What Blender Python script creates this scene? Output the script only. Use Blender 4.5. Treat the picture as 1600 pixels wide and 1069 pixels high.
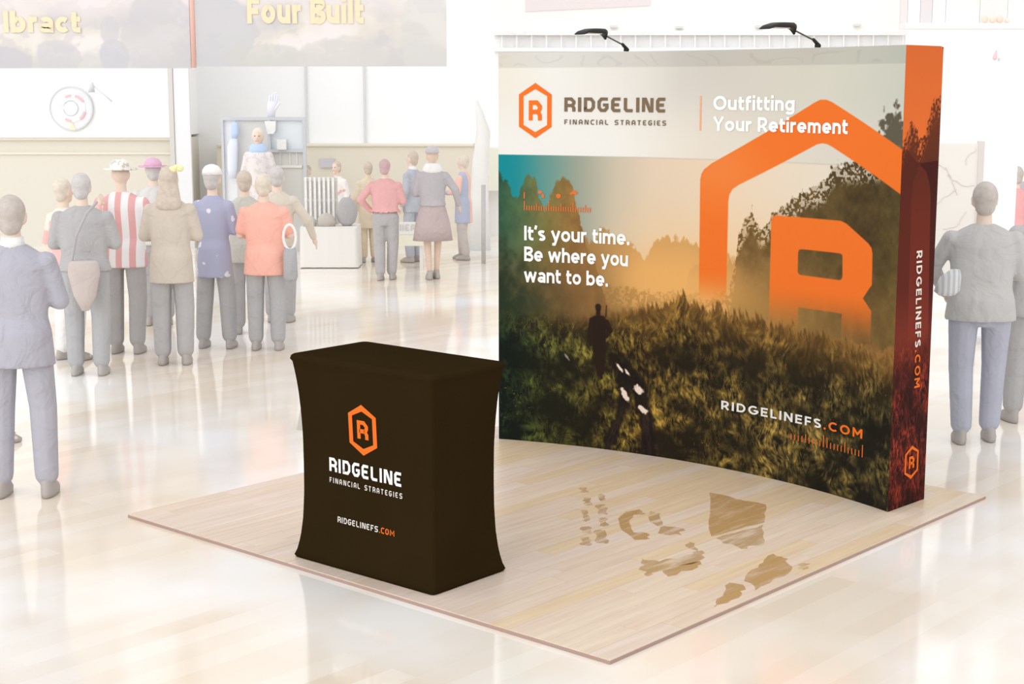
import bpy, bmesh, math, random
import numpy as np
from mathutils import Vector, Matrix

for o in list(bpy.data.objects):
    bpy.data.objects.remove(o, do_unlink=True)
scene = bpy.context.scene
C = scene.collection
random.seed(7)

# ------------------------------------------------------------------ camera
cam_d = bpy.data.cameras.new('camera')
cam = bpy.data.objects.new('camera', cam_d)
C.objects.link(cam)
cam.location = (0, 0, 2.3)
cam.rotation_euler = (math.pi / 2 - math.atan((534.5 - 140) / 2440), 0, 0)
cam_d.sensor_width = 36
cam_d.lens = 36 * 2440 / 1600
cam_d.clip_end = 200
scene.camera = cam

# ------------------------------------------------------------------ light
world = bpy.data.worlds.new('hall_daylight')
scene.world = world
world.use_nodes = True
bg = world.node_tree.nodes['Background']
bg.inputs['Color'].default_value = (1.0, 1.0, 1.0, 1)
bg.inputs['Strength'].default_value = 0.88
sun_d = bpy.data.lights.new('soft_daylight', 'SUN')
sun_d.energy = 0.9
sun_d.angle = math.radians(70)
sun_d.color = (1, 1, 1)
sun = bpy.data.objects.new('soft_daylight', sun_d)
C.objects.link(sun)
sun.rotation_euler = Vector((0.50, 0.82, -0.36)).to_track_quat('-Z', 'Y').to_euler()
scene.view_settings.view_transform = 'Standard'
scene.view_settings.look = 'None'
scene.view_settings.gamma = 1
scene.view_settings.use_curve_mapping = False
scene.view_settings.exposure = 0.26


# ------------------------------------------------------------------ helpers
def lin(c):
    c = np.asarray(c, float) / 255
    return np.where(c <= 0.04045, c / 12.92, ((c + 0.055) / 1.055) ** 2.4)


MATS = {}


def mat(name, rgb, rough=0.8, spec=0.3, metal=0.0, noise=0.0, nscale=8.0, sheen=0.0):
    if name in MATS:
        return MATS[name]
    m = bpy.data.materials.new(name)
    m.use_nodes = True
    nt = m.node_tree
    b = nt.nodes['Principled BSDF']
    col = (*lin(rgb), 1)
    b.inputs['Base Color'].default_value = col
    b.inputs['Roughness'].default_value = rough
    b.inputs['Specular IOR Level'].default_value = spec
    b.inputs['Metallic'].default_value = metal
    if sheen:
        b.inputs['Sheen Weight'].default_value = sheen
    if noise:
        tc = nt.nodes.new('ShaderNodeTexCoord')
        n = nt.nodes.new('ShaderNodeTexNoise')
        n.inputs['Scale'].default_value = nscale
        n.inputs['Detail'].default_value = 4
        r = nt.nodes.new('ShaderNodeValToRGB')
        r.color_ramp.elements[0].position = 0.3
        r.color_ramp.elements[1].position = 0.7
        k0 = np.clip(np.array(col[:3]) * (1 - noise), 0, 1)
        k1 = np.clip(np.array(col[:3]) * (1 + noise), 0, 1)
        r.color_ramp.elements[0].color = (*k0, 1)
        r.color_ramp.elements[1].color = (*k1, 1)
        nt.links.new(tc.outputs['Object'], n.inputs['Vector'])
        nt.links.new(n.outputs['Fac'], r.inputs['Fac'])
        nt.links.new(r.outputs['Color'], b.inputs['Base Color'])
    MATS[name] = m
    return m


def vcol_mat(name, rough=0.75, spec=0.15):
    m = bpy.data.materials.new(name)
    m.use_nodes = True
    nt = m.node_tree
    b = nt.nodes['Principled BSDF']
    a = nt.nodes.new('ShaderNodeVertexColor')
    a.layer_name = 'print'
    nt.links.new(a.outputs['Color'], b.inputs['Base Color'])
    b.inputs['Roughness'].default_value = rough
    b.inputs['Specular IOR Level'].default_value = spec
    return m


def link(name, me, m=None, parent=None, smooth=False):
    o = bpy.data.objects.new(name, me)
    C.objects.link(o)
    if m is not None:
        me.materials.clear()
        me.materials.append(m)
    if parent is not None:
        o.parent = parent
    if smooth:
        me.polygons.foreach_set('use_smooth', [True] * len(me.polygons))
    return o


def pyd(name, v, f, m=None, parent=None, smooth=False):
    me = bpy.data.meshes.new(name)
    me.from_pydata([tuple(map(float, p)) for p in v], [], [tuple(q) for q in f])
    me.update()
    return link(name, me, m, parent, smooth)


def tag(o, label=None, cat=None, group=None, kind=None):
    if label:
        o['label'] = label
    if cat:
        o['category'] = cat
    if group:
        o['group'] = group
    if kind:
        o['kind'] = kind
    return o


def empty(name, loc=(0, 0, 0), rz=0.0):
    o = bpy.data.objects.new(name, None)
    C.objects.link(o)
    o.location = loc
    o.rotation_euler = (0, 0, rz)
    o.empty_display_size = 0.2
    return o


class MB:
    """collects simple solids into one mesh"""

    def __init__(self):
        self.v = []
        self.f = []

    def add(self, v, f):
        n = len(self.v)
        self.v += [tuple(map(float, p)) for p in v]
        self.f += [tuple(i + n for i in q) for q in f]
        return self

    def box(self, x0, x1, y0, y1, z0, z1):
        v = [(x, y, z) for z in (z0, z1) for y in (y0, y1) for x in (x0, x1)]
        return self.add(v, [(0, 2, 3, 1), (4, 5, 7, 6), (0, 1, 5, 4), (1, 3, 7, 5), (3, 2, 6, 7), (2, 0, 4, 6)])

    def prism(self, pts, axis, a, b):
        """extrude 2-D polygon; axis 'y': pts are (x,z)"""
        n = len(pts)
        if axis == 'y':
            v = [(p[0], a, p[1]) for p in pts] + [(p[0], b, p[1]) for p in pts]
        else:
            v = [(p[0], p[1], a) for p in pts] + [(p[0], p[1], b) for p in pts]
        f = [tuple(range(n)), tuple(range(2 * n - 1, n - 1, -1))]
        f += [(i, i + n, (i + 1) % n + n, (i + 1) % n) for i in range(n)]
        return self.add(v, f)

    def loft(self, rings, n=16):
        """rings: (x,y,z,rx,ry) stacked, closed ends"""
        v = []
        for (x, y, z, rx, ry) in rings:
            for k in range(n):
                a = 2 * math.pi * k / n
                v.append((x + rx * math.cos(a), y + ry * math.sin(a), z))
        f = []
        for r in range(len(rings) - 1):
            for k in range(n):
                k2 = (k + 1) % n
                f.append((r * n + k, r * n + k2, (r + 1) * n + k2, (r + 1) * n + k))
        f.append(tuple(range(n - 1, -1, -1)))
        e = (len(rings) - 1) * n
        f.append(tuple(range(e, e + n)))
        return self.add(v, f)

    def caps(self, p, q, r0, r1, n=10, flat=1.0):
        """tapered capsule between two points"""
        p, q = Vector(p), Vector(q)
        d = q - p
        L = d.length
        if L < 1e-6:
            d = Vector((0, 0, 1))
        d = d.normalized()
        a = d.orthogonal().normalized()
        if abs(d.z) > 0.6:
            a = (Vector((1, 0, 0)) - d * d.x).normalized()
        b = d.cross(a)
        rings = []
        for t in (-80, -50, -20):
            rings.append((p + d * r0 * math.sin(math.radians(t)), r0 * math.cos(math.radians(t))))
        for t in (0.0, 0.5, 1.0):
            rings.append((p + d * L * t, r0 + (r1 - r0) * t))
        for t in (20, 50, 80):
            rings.append((q + d * r1 * math.sin(math.radians(t)), r1 * math.cos(math.radians(t))))
        v = []
        for c, r in rings:
            for k in range(n):
                w = 2 * math.pi * k / n
                v.append(c + a * r * math.cos(w) + b * r * flat * math.sin(w))
        f = []
        for s in range(len(rings) - 1):
            for k in range(n):
                k2 = (k + 1) % n
                f.append((s * n + k, s * n + k2, (s + 1) * n + k2, (s + 1) * n + k))
        f.append(tuple(range(n - 1, -1, -1)))
        e = (len(rings) - 1) * n
        f.append(tuple(range(e, e + n)))
        return self.add(v, f)

    def ell(self, c, r, n=16, m=10):
        rings = []
        for i in range(m + 1):
            t = -math.pi / 2 + math.pi * (i + 0.5) / (m + 1)
            rings.append((c[0], c[1], c[2] + r[2] * math.sin(t), r[0] * math.cos(t), r[1] * math.cos(t)))
        return self.loft(rings, n)

    def build(self, name, m, parent=None, smooth=False):
        return pyd(name, self.v, self.f, m, parent, smooth)

    def remesh(self, name, m, parent, voxel, smooth_it=3):
        me = bpy.data.meshes.new(name + '_raw')
        me.from_pydata(self.v, [], self.f)
        bm = bmesh.new()
        bm.from_mesh(me)
        bmesh.ops.recalc_face_normals(bm, faces=bm.faces)
        bm.to_mesh(me)
        bm.free()
        o = bpy.data.objects.new('tmp', me)
        C.objects.link(o)
        md = o.modifiers.new('r', 'REMESH')
        md.mode = 'VOXEL'
        md.voxel_size = voxel
        md.use_smooth_shade = True
        if smooth_it:
            s = o.modifiers.new('s', 'SMOOTH')
            s.iterations = smooth_it
            s.factor = 0.5
        dg = bpy.context.evaluated_depsgraph_get()
        new = bpy.data.meshes.new_from_object(o.evaluated_get(dg))
        new.name = name
        bpy.data.objects.remove(o, do_unlink=True)
        bpy.data.meshes.remove(me)
        return link(name, new, m, parent, True)


def rcyl(mb, p, q, r, n=12):
    p, q = Vector(p), Vector(q)
    d = (q - p).normalized()
    a = d.orthogonal().normalized()
    b = d.cross(a)
    v = []
    for c in (p, q):
        for k in range(n):
            w = 2 * math.pi * k / n
            v.append(c + a * r * math.cos(w) + b * r * math.sin(w))
    f = [(k, (k + 1) % n, (k + 1) % n + n, k + n) for k in range(n)]
    f += [tuple(range(n - 1, -1, -1)), tuple(range(n, 2 * n))]
    return mb.add(v, f)


# ------------------------------------------------------------------ stroke lettering
def arc(cx, cy, rx, ry, a0, a1, n=14):
    return [(cx + rx * math.cos(math.radians(a0 + (a1 - a0) * i / n)),
             cy + ry * math.sin(math.radians(a0 + (a1 - a0) * i / n))) for i in range(n + 1)]


def block_glyph(ch, w):
    """squared capitals with clipped corners, cap height 1"""
    h = w / 2
    W = {'I': w, 'L': 0.66, 'E': 0.68, 'F': 0.66, 'T': 0.70, 'N': 0.78, ' ': 0.45, '.': w, 'M': 0.95, 'J': .6}.get(ch, 0.74)

    def P(*pts):
        return [(h + x * (W - w), h + y * (1 - w)) for x, y in pts]
    S = {
        'R': [P((0, -.12), (0, 1), (.66, 1), (1, .76), (1, .62), (.80, .42), (1, .20), (1, -.12)), P((0, .42), (.80, .42))],
        'I': [[(h, 0), (h, 1)]],
        'D': [P((0, 0), (0, 1), (.7, 1), (1, .74), (1, .26), (.7, 0), (0, 0), (0, .3))],
        'G': [P((1.1, 1), (.28, 1), (0, .76), (0, .24), (.28, 0), (.74, 0), (1, .22), (1, .48), (.5, .48))],
        'E': [P((1.1, 1), (.2, 1), (0, .84), (0, .16), (.2, 0), (1.1, 0)), P((0, .5), (.9, .5))],
        'L': [P((0, 1.1), (0, .14), (.2, 0), (1.1, 0))],
        'N': [P((0, -.1), (0, 1), (.22, 1), (.78, 0), (1, 0), (1, 1.1))],
        'F': [P((1.1, 1), (0, 1), (0, -.1)), P((0, .48), (.9, .48))],
        'A': [P((0, -.1), (0, .7), (.28, 1), (.72, 1), (1, .7), (1, -.1)), P((0, .36), (1, .36))],
        'C': [P((1.1, 1), (.28, 1), (0, .76), (0, .24), (.28, 0), (1.1, 0))],
        'S': [P((1.1, 1), (.22, 1), (0, .84), (0, .66), (.22, .5), (.78, .5), (1, .34), (1, .16), (.78, 0), (-.1, 0))],
        'T': [P((-.1, 1), (1.1, 1)), P((.5, 1), (.5, -.1))],
        'O': [P((.28, 1), (.72, 1), (1, .76), (1, .24), (.72, 0), (.28, 0), (0, .24), (0, .76), (.28, 1), (.6, 1))],
        'M': [P((0, -.1), (0, 1.02), (.5, .3), (1, 1.02), (1, -.1))],
        '.': [[(h, 0), (h, w)]],
        'H': [P((0, -.1), (0, 1.1)), P((1, -.1), (1, 1.1)), P((0, .5), (1, .5))],
        'U': [P((0, 1.1), (0, .25), (.28, 0), (.72, 0), (1, .25), (1, 1.1))],
        'X': [P((0, -.08), (1, 1.08)), P((0, 1.08), (1, -.08))],
        'P': [P((0, -.1), (0, 1), (.72, 1), (1, .78), (1, .62), (.72, .42), (0, .42))],
        'B': [P((0, .5), (.8, .5), (1, .35), (1, .18), (.8, 0), (0, 0), (0, 1), (.75, 1), (.95, .84), (.95, .66), (.8, .5))],
        ' ': [],
    }
    return S[ch], W


def round_glyph(ch, w):
    """plain geometric sans with round bowls, cap height 1, x-height .72"""
    h = w / 2
    X = 0.73
    xr = X / 2 - h
    bw = X * 0.98          # bowl width
    br = bw / 2 - h
    S, W = [], 0.6
    if ch == 'O':
        W = 0.98; S = [arc(W / 2, .5, W / 2 - h, .5 - h, 90, 450, 30)]
    elif ch == 'C':
        W = 0.88; S = [arc(.5, .5, .5 - h, .5 - h, 48, 312, 26)]
    elif ch == 'G':
        W = 0.94; S = [arc(.5, .5, .5 - h, .5 - h, 48, 345, 26) + [(.93 - h, .46), (.52, .46)]]
    elif ch == 'D':
        W = 0.84; S = [[(h, 1), (h, 0)], [(h, 1 - h), (.36, 1 - h)] + arc(.36, .5, W - h - .36, .5 - h, 88, -88, 20) + [(.36, h), (h, h)]]
    elif ch == 'R':
        W = 0.74; S = [[(h, 0), (h, 1)], [(h, 1 - h), (.42, 1 - h)] + arc(.42, .68, W - h - .44, .32 - h, 85, -85, 12) + [(.42, .36 + h * .0), (h, .36)], [(.40, .38), (W - h * .6, 0)]]
    elif ch == 'B':
        W = 0.72; S = [[(h, 0), (h, 1)], [(h, 1 - h), (.38, 1 - h)] + arc(.38, .74, .24, .26 - h, 85, -85, 10) + [(.38, .5), (h, .5)],
                       [(h, .5), (.40, .5)] + arc(.40, .26, .26, .26 - h + .03, 85, -85, 10) + [(.40, h), (h, h)]]
    elif ch == 'I':
        W = w; S = [[(h, 0), (h, 1)]]
    elif ch == 'E':
        W = 0.66; S = [[(W, 1 - h), (h, 1 - h), (h, h), (W, h)], [(h, .51), (W * .92, .51)]]
    elif ch == 'F':
        W = 0.62; S = [[(W, 1 - h), (h, 1 - h), (h, 0)], [(h, .48), (W * .92, .48)]]
    elif ch == 'L':
        W = 0.60; S = [[(h, 1), (h, h), (W, h)]]
    elif ch == 'N':
        W = 0.82; S = [[(h, 0), (h, 1)], [(h, .94), (W - h, .06)], [(W - h, 0), (W - h, 1)]]
    elif ch == 'M':
        W = 0.98; S = [[(h, 0), (h, 1)], [(h, .95), (W / 2 + .03, .30)], [(W / 2 - .03, .30), (W - h, .95)], [(W - h, 0), (W - h, 1)]]
    elif ch == 'S':
        W = 0.70; S = [arc(.35, .74, .27, .26 - h, 30, 180, 10) + [(.10, .70), (.2, .56), (.35, .51), (.5, .45), (.6, .34)] + arc(.35, .27, .26, .27 - h, 10, -150, 12)]
    elif ch == 'Y':
        W = 0.80; S = [[(.07, 1), (W / 2, .44), (W - .07, 1)], [(W / 2, .46), (W / 2, 0)]]
    elif ch == '.':
        W = w * 1.15; S = [[(W / 2, 0), (W / 2, w * 1.12)]]
    elif ch == "'":
        W = w; S = [[(h * 1.3, 1.04), (h * .5, .76)]]
    elif ch == ' ':
        W = 0.28
    elif ch == 'o':
        W = bw; S = [arc(bw / 2, X / 2, br, xr, 90, 450, 24)]
    elif ch == 'e':
        W = bw; S = [[(h, X * .47), (bw - h, X * .47)] + arc(bw / 2, X / 2, br, xr, 0, 318, 22)]
    elif ch == 'u':
        W = .66; S = [[(h, X), (h, .30)] + arc(W / 2, .30, W / 2 - h, .30 - h, 180, 360, 12), [(W - h, X), (W - h, 0)]]
    elif ch == 'n':
        W = .66; S = [[(h, 0), (h, X)], arc(W / 2, X - .30, W / 2 - h, .30 - h, 180, 0, 12) + [(W - h, 0)]]
    elif ch == 'm':
        W = 1.02; q = (W - w) / 4
        S = [[(h, 0), (h, X)], arc(h + q, X - .28, q, .28 - h, 180, 0, 10) + [(h + 2 * q, 0)],
             arc(h + 3 * q, X - .28, q, .28 - h, 180, 0, 10) + [(h + 4 * q, 0)]]
    elif ch == 'h':
        W = .66; S = [[(h, 0), (h, 1)], arc(W / 2, X - .30, W / 2 - h, .30 - h, 180, 0, 12) + [(W - h, 0)]]
    elif ch == 'r':
        W = .44; S = [[(h, 0), (h, X)], arc(h + .26, X - .30, .26, .30 - h, 180, 92, 8) + [(W, X - h)]]
    elif ch == 'i':
        W = w; S = [[(h, 0), (h, X)], [(h, .84), (h, .84 + w * 1.05)]]
    elif ch == 't':
        W = .44; S = [[(.15, .93), (.15, .24)] + arc(.33, .24, .18, .24 - h, 180, 275, 8) + [(W, h)], [(0, X - h), (W, X - h)]]
    elif ch == 'f':
        W = .42; S = [[(.15, 0), (.15, .78)] + arc(.33, .78, .18, .22 - h, 180, 85, 8) + [(W, 1 - h)], [(0, X - h), (W, X - h)]]
    elif ch == 'g':
        W = bw; S = [arc(bw / 2, X / 2, br, xr, 90, 450, 24), [(bw - h, X), (bw - h, -.02)] + arc(bw / 2, -.02, br, .24 - h, 0, -155, 12)]
    elif ch == 'y':
        W = .68; S = [[(.06, X), (W / 2 + .02, .05)], [(W - .06, X), (W / 2 - .02, -.08), (W / 2 - .08, -.2), (.08, -.2)]]
    elif ch == 's':
        W = .56; S = [arc(.28, .54, .2, X - .54 - h, 30, 190, 8) + [(.12, .46), (.28, .37), (.44, .29)] + arc(.28, .2, .19, .2 - h, 10, -150, 10)]
    elif ch == 'w':
        W = 1.04; S = [[(.07, X), (.30, 0)], [(.26, 0), (.53, X - .02)], [(.51, X - .02), (.78, 0)], [(.74, 0), (W - .07, X)]]
    elif ch == 'a':
        W = .66; S = [arc(W / 2 - .01, .22, W / 2 - h - .01, .22 - h, 40, 400, 18), [(W - h, 0), (W - h, X - .26)] + arc(W / 2, X - .26, W / 2 - h, .26 - h, 0, 150, 10)]
    elif ch == 'b':
        W = bw; S = [arc(bw / 2, X / 2, br, xr, 90, 450, 24), [(h, 0), (h, 1)]]
    elif ch == 'd':
        W = bw; S = [arc(bw / 2, X / 2, br, xr, 90, 450, 24), [(W - h, 0), (W - h, 1)]]
    elif ch == 'c':
        W = bw * .9; S = [arc(bw / 2, X / 2, br, xr, 45, 315, 20)]
    elif ch == 'j':
        W = w; S = [[(h, X), (h, -.1), (-h, -.2)], [(h, .84), (h, .84 + w * 1.05)]]
    elif ch == 'l':
        W = w; S = [[(h, 0), (h, 1)]]
    elif ch == 'P':
        W = 0.72; S = [[(h, 0), (h, 1)], [(h, 1 - h), (.40, 1 - h)] + arc(.40, .66, W - h - .42, .34 - h, 85, -85, 12) + [(.40, .36), (h, .36)]]
    return S, W


def stroke_mesh(pts, w):
    p = np.array(pts, float)
    keep = [0] + [i for i in range(1, len(p)) if np.hypot(*(p[i] - p[i - 1])) > 1e-5]
    p = p[keep]
    n = len(p)
    d = np.diff(p, axis=0)
    d /= np.hypot(d[:, 0], d[:, 1])[:, None]
    nr = np.c_[-d[:, 1], d[:, 0]]
    off = np.zeros((n, 2))
    off[0], off[-1] = nr[0], nr[-1]
    for i in range(1, n - 1):
        s = nr[i - 1] + nr[i]
        k = s @ s
        off[i] = s * min(2 / k, 1.35 / math.sqrt(k)) if k > 0.15 else nr[i]
    v = np.concatenate([p + off * w / 2, p - off * w / 2])
    f = [(i, i + n, i + n + 1, i + 1) for i in range(n - 1)]
    return v, f


def text_shape(text, glyph, w, track, rngs=None):
    """returns verts (x,y in cap heights), faces, width"""
    V, F, x = [], [], 0.0
    lay = 0
    for ch in text:
        S, W = glyph(ch, w)
        for s in S:
            v, f = stroke_mesh(s, w)
            n = len(V)
            V += [(a + x, b, lay % 3) for a, b in v]
            lay += 1
            F += [tuple(i + n for i in q) for q in f]
        x += W + track
    return V, F, x - track


def lettering(name, text, glyph, w, track, x0, z0, x1, cap, surf, m, parent, width_units=None):
    """fits text between x0 and x1 on a surface map surf(x,z,lift)"""
    V, F, W = text_shape(text, glyph, w, track)
    k = (x1 - x0) / (width_units or W)
    vv = [surf(x0 + a * k, z0 + b * cap, 0.003 + 0.0004 * c) for a, b, c in V]
    return pyd(name, vv, F, m, parent)


def two_words(name, w1, w2, glyph, w, track, x0, z0, x1, cap, surf, m, parent):
    _, _, Wf = text_shape(w1 + ' ' + w2, glyph, w, track)
    _, _, Wa = text_shape(w1, glyph, w, track)
    _, _, Wb = text_shape(w2, glyph, w, track)
    k = (x1 - x0) / Wf
    a = lettering(name, w1, glyph, w, track, x0, z0, x0 + Wa * k, cap, surf, m, parent)
    b = lettering(name, w2, glyph, w, track, x1 - Wb * k, z0, x1, cap, surf, m, parent)
    a['label'], b['label'] = 'small lettering ' + w1, 'small lettering ' + w2
    return a, b


def hex_logo(name, x, z, w, hgt, t, surf, m, parent):
    """hexagon ring with an R inside, as one printed emblem"""
    def hexa(sx, sz, inset):
        a, b = sx / 2 - inset, sz / 2
        c = b * 0.585
        return [(0, b - inset * 1.25), (a, c - inset * .35), (a, -c + inset * .35), (0, -b + inset * 1.25), (-a, -c + inset * .35), (-a, c - inset * .35)]
    o, i = hexa(w, hgt, 0), hexa(w, hgt, t)
    V = [(a, b, 0) for a, b in o + i]
    F = [(k, (k + 1) % 6, (k + 1) % 6 + 6, k + 6) for k in range(6)]
    gw = 0.22
    S, W = block_glyph('R', gw)
    rh = hgt * 0.37
    rw = w * 0.40
    for s in S:
        v, f = stroke_mesh(s, gw)
        n = len(V)
        V = V + [((a / W - .5) * rw, (b - .5) * rh, n % 2) for a, b in v]
        F += [tuple(q + n for q in g) for g in f]
    return pyd(name, [surf(x + a, z + b, 0.003 + 0.0004 * c) for a, b, c in V], F, m, parent)


# ------------------------------------------------------------------ noise and paint tools
def vnoise(s, z, cs, cz, seed):
    rng = np.random.RandomState(seed)
    g = rng.rand(257, 257)
    x = s / cs + 37.3
    y = z / cz + 11.7
    ix, iy = np.floor(x).astype(int), np.floor(y).astype(int)
    fx, fy = x - ix, y - iy
    fx = fx * fx * (3 - 2 * fx)
    fy = fy * fy * (3 - 2 * fy)
    ix %= 256
    iy %= 256
    return ((g[ix, iy] * (1 - fx) + g[ix + 1, iy] * fx) * (1 - fy) + (g[ix, iy + 1] * (1 - fx) + g[ix + 1, iy + 1] * fx) * fy)


def fbm(s, z, cs, cz, seed, octv=4):
    t, a, n = 0, 1, 0
    for k in range(octv):
        t = t + a * vnoise(s, z, cs / 2 ** k, cz / 2 ** k, seed + k)
        n += a
        a *= 0.55
    return t / n


def sst(a, b, x):
    t = np.clip((x - a) / (b - a), 0, 1)
    return t * t * (3 - 2 * t)


def ramp(x, pts):
    xs = [p[0] for p in pts]
    return np.stack([np.interp(x, xs, [p[1][k] for p in pts]) for k in range(3)], -1)


def mix(base, col, a):
    return base * (1 - a[..., None]) + np.asarray(col, float) * a[..., None]


def seg_dist(s, z, a, b):
    ax, az = a
    dx, dz = b[0] - ax, b[1] - az
    t = np.clip(((s - ax) * dx + (z - az) * dz) / (dx * dx + dz * dz + 1e-12), 0, 1)
    return np.hypot(s - ax - t * dx, z - az - t * dz)


def poly_alpha(s, z, pts, soft):
    ins = np.zeros(s.shape, bool)
    d = np.full(s.shape, 9.0)
    n = len(pts)
    for i in range(n):
        a, b = pts[i], pts[(i + 1) % n]
        c = ((a[1] > z) != (b[1] > z))
        xx = (b[0] - a[0]) * (z - a[1]) / (b[1] - a[1] + 1e-12) + a[0]
        ins ^= c & (s < xx)
        d = np.minimum(d, seg_dist(s, z, a, b))
    sd = np.where(ins, -d, d)
    return np.clip(0.5 - sd / soft, 0, 1)


def grid_mesh(name, NS, NZ, pos, colfn, m, parent, ink=(1, 1, 1)):
    u = np.linspace(0, 1, NS)
    v = np.linspace(0, 1, NZ)
    U, Vv = np.meshgrid(u, v, indexing='ij')
    P = pos(U, Vv)
    col = colfn(U, Vv)
    me = bpy.data.meshes.new(name)
    nv = NS * NZ
    nf = (NS - 1) * (NZ - 1)
    i, j = np.meshgrid(np.arange(NS - 1), np.arange(NZ - 1), indexing='ij')
    a = (i * NZ + j).ravel()
    q = np.stack([a, a + NZ, a + NZ + 1, a + 1], -1).astype(np.int32)
    me.vertices.add(nv)
    me.vertices.foreach_set('co', P.reshape(-1).astype(np.float32))
    me.loops.add(nf * 4)
    me.loops.foreach_set('vertex_index', q.ravel())
    me.polygons.add(nf)
    me.polygons.foreach_set('loop_start', np.arange(0, nf * 4, 4, dtype=np.int32))
    me.update(calc_edges=True)
    at = me.color_attributes.new('print', 'FLOAT_COLOR', 'POINT')
    c4 = np.ones((nv, 4), np.float32)
    c4[:, :3] = lin(np.clip(col.reshape(-1, 3), 0, 255)) * np.array(ink)
    at.data.foreach_set('color', c4.ravel())
    return link(name, me, m, parent, True)


# ------------------------------------------------------------------ the hall; background haze is put into pale base colours
def floor_material():
    m = bpy.data.materials.new('polished_gym_floor')
    m.use_nodes = True
    nt = m.node_tree
    b = nt.nodes['Principled BSDF']
    tc = nt.nodes.new('ShaderNodeTexCoord')
    mp = nt.nodes.new('ShaderNodeMapping')
    mp.inputs['Rotation'].default_value = (0, 0, math.radians(-48.4))
    br = nt.nodes.new('ShaderNodeTexBrick')
    br.inputs['Scale'].default_value = 1.0
    br.inputs['Brick Width'].default_value = 1.6
    br.inputs['Row Height'].default_value = 0.14
    br.inputs['Mortar Size'].default_value = 0.0
    br.inputs['Color1'].default_value = (*lin((247, 237, 223)), 1)
    br.inputs['Color2'].default_value = (*lin((238, 223, 203)), 1)
    br.offset = 0.4
    n = nt.nodes.new('ShaderNodeTexNoise')
    n.inputs['Scale'].default_value = 0.55
    n.inputs['Detail'].default_value = 3
    mx = nt.nodes.new('ShaderNodeMixRGB')
    mx.inputs['Color2'].default_value = (*lin((253, 251, 248)), 1)
    r = nt.nodes.new('ShaderNodeValToRGB')
    r.color_ramp.elements[0].position = 0.42
    r.color_ramp.elements[1].position = 0.60
    nt.links.new(tc.outputs['Object'], mp.inputs['Vector'])
    nt.links.new(mp.outputs['Vector'], br.inputs['Vector'])
    nt.links.new(tc.outputs['Object'], n.inputs['Vector'])
    nt.links.new(n.outputs['Fac'], r.inputs['Fac'])
    nt.links.new(r.outputs['Color'], mx.inputs['Fac'])
    nt.links.new(br.outputs['Color'], mx.inputs['Color1'])
    nt.links.new(mx.outputs['Color'], b.inputs['Base Color'])
    b.inputs['Roughness'].default_value = 0.10
    b.inputs['Specular IOR Level'].default_value = 1.0
    b.inputs['IOR'].default_value = 1.5
    return m


FLOOR_Z = 0.0
mb = MB()
mb.box(-16, 16, -6, 27, -0.1, 0.0)
tag(mb.build('floor', floor_material()), kind='structure')

M_WHITE = mat('wall_white_paint', (254, 254, 254), 0.7, 0.2)
M_COOL = mat('wall_cool_white_paint', (252, 253, 255), 0.7, 0.2)
M_BEIGE = mat('wainscot_beige_paint', (226, 221, 209), 0.6, 0.3, noise=0.02, nscale=0.6)
M_BEIGE2 = mat('wainscot_sand_paint', (230, 223, 208), 0.6, 0.3, noise=0.02, nscale=0.6)
M_TANHIGH = mat('upper_wall_tan_paint', (186, 160, 128), 0.7, 0.2)
M_GREYP = mat('pale_grey_metal', (222, 222, 224), 0.5, 0.4)
M_GREYD = mat('mid_grey_metal', (190, 192, 196), 0.5, 0.4)

# back wall, and above the frame tall windows that the polished floor mirrors
mb = MB()
mb.box(-16, 16, 25.0, 25.3, 0, 4.4)
wall = tag(mb.build('wall_back', M_COOL), kind='structure')
mb = MB()
for (x0, x1) in ((-16, -6.6), (-5.6, -5.3), (-2.6, -2.3), (0.3, 4.6), (5.6, 6.2), (8.2, 16)):
    mb.box(x0, x1, 25.0, 25.3, 4.4, 11.0)
mb.box(-16, 16, 25.0, 25.3, 11.0, 11.6)
mb.build('upper_wall', M_TANHIGH, wall)
# beige lower wall on the left with its ledge and the sand-coloured run to the right
mb = MB()
mb.box(-16, -4.98, 23.1, 25.0, 0, 1.57)
wl = tag(mb.build('wall_left', M_BEIGE), kind='structure')
mb = MB()
mb.box(-16, -4.98, 23.04, 23.14, 1.57, 1.61)
mb.box(-16, -4.98, 23.07, 23.1, 1.36, 1.39)
mb.build('ledge', mat('ledge_beige', (232, 227, 214), 0.6, 0.3), wl)
mb = MB()
mb.box(-16, -4.98, 23.0, 25.0, 1.61, 4.4)
mb.build('upper_panel', M_WHITE, wl)
mb = MB()
mb.box(-4.6, -0.6, 24.5, 25.0, 0, 1.43)
wr = tag(mb.build('wall_far', M_BEIGE2), kind='structure')
mb = MB()
mb.box(-4.6, -0.6, 24.46, 25.0, 1.43, 1.46)
mb.build('ledge', mat('ledge_beige', (232, 227, 214)), wr)
mb = MB()
mb.box(-0.45, -0.02, 24.3, 25.0, 0.75, 1.40)
mb.build('panel', mat('panel_pale_green', (232, 232, 218), 0.7, 0.2), wr)
# vertical joints in the white upper wall
mb = MB()
for x in (-3.27, -2.35):
    mb.box(x, x + 0.03, 24.94, 25.0, 1.46, 4.4)
tag(mb.build('trim_1', M_GREYP), kind='structure')

# column
col_e = empty('column', (-4.83, 22.95, 0))
tag(col_e, 'slim pale grey double column beneath the painted banners', 'column')
MB().box(-0.15, -0.08, -0.06, 0.04, 0, 4.4).build('post', mat('column_grey_side', (216, 214, 210)), col_e)
MB().box(-0.075, 0.15, -0.04, 0.04, 0, 4.4).build('post', mat('column_white_side', (240, 241, 244)), col_e)
MB().box(-0.17, 0.17, -0.08, 0.05, 0, 0.12).build('base', M_GREYP, col_e)

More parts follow.
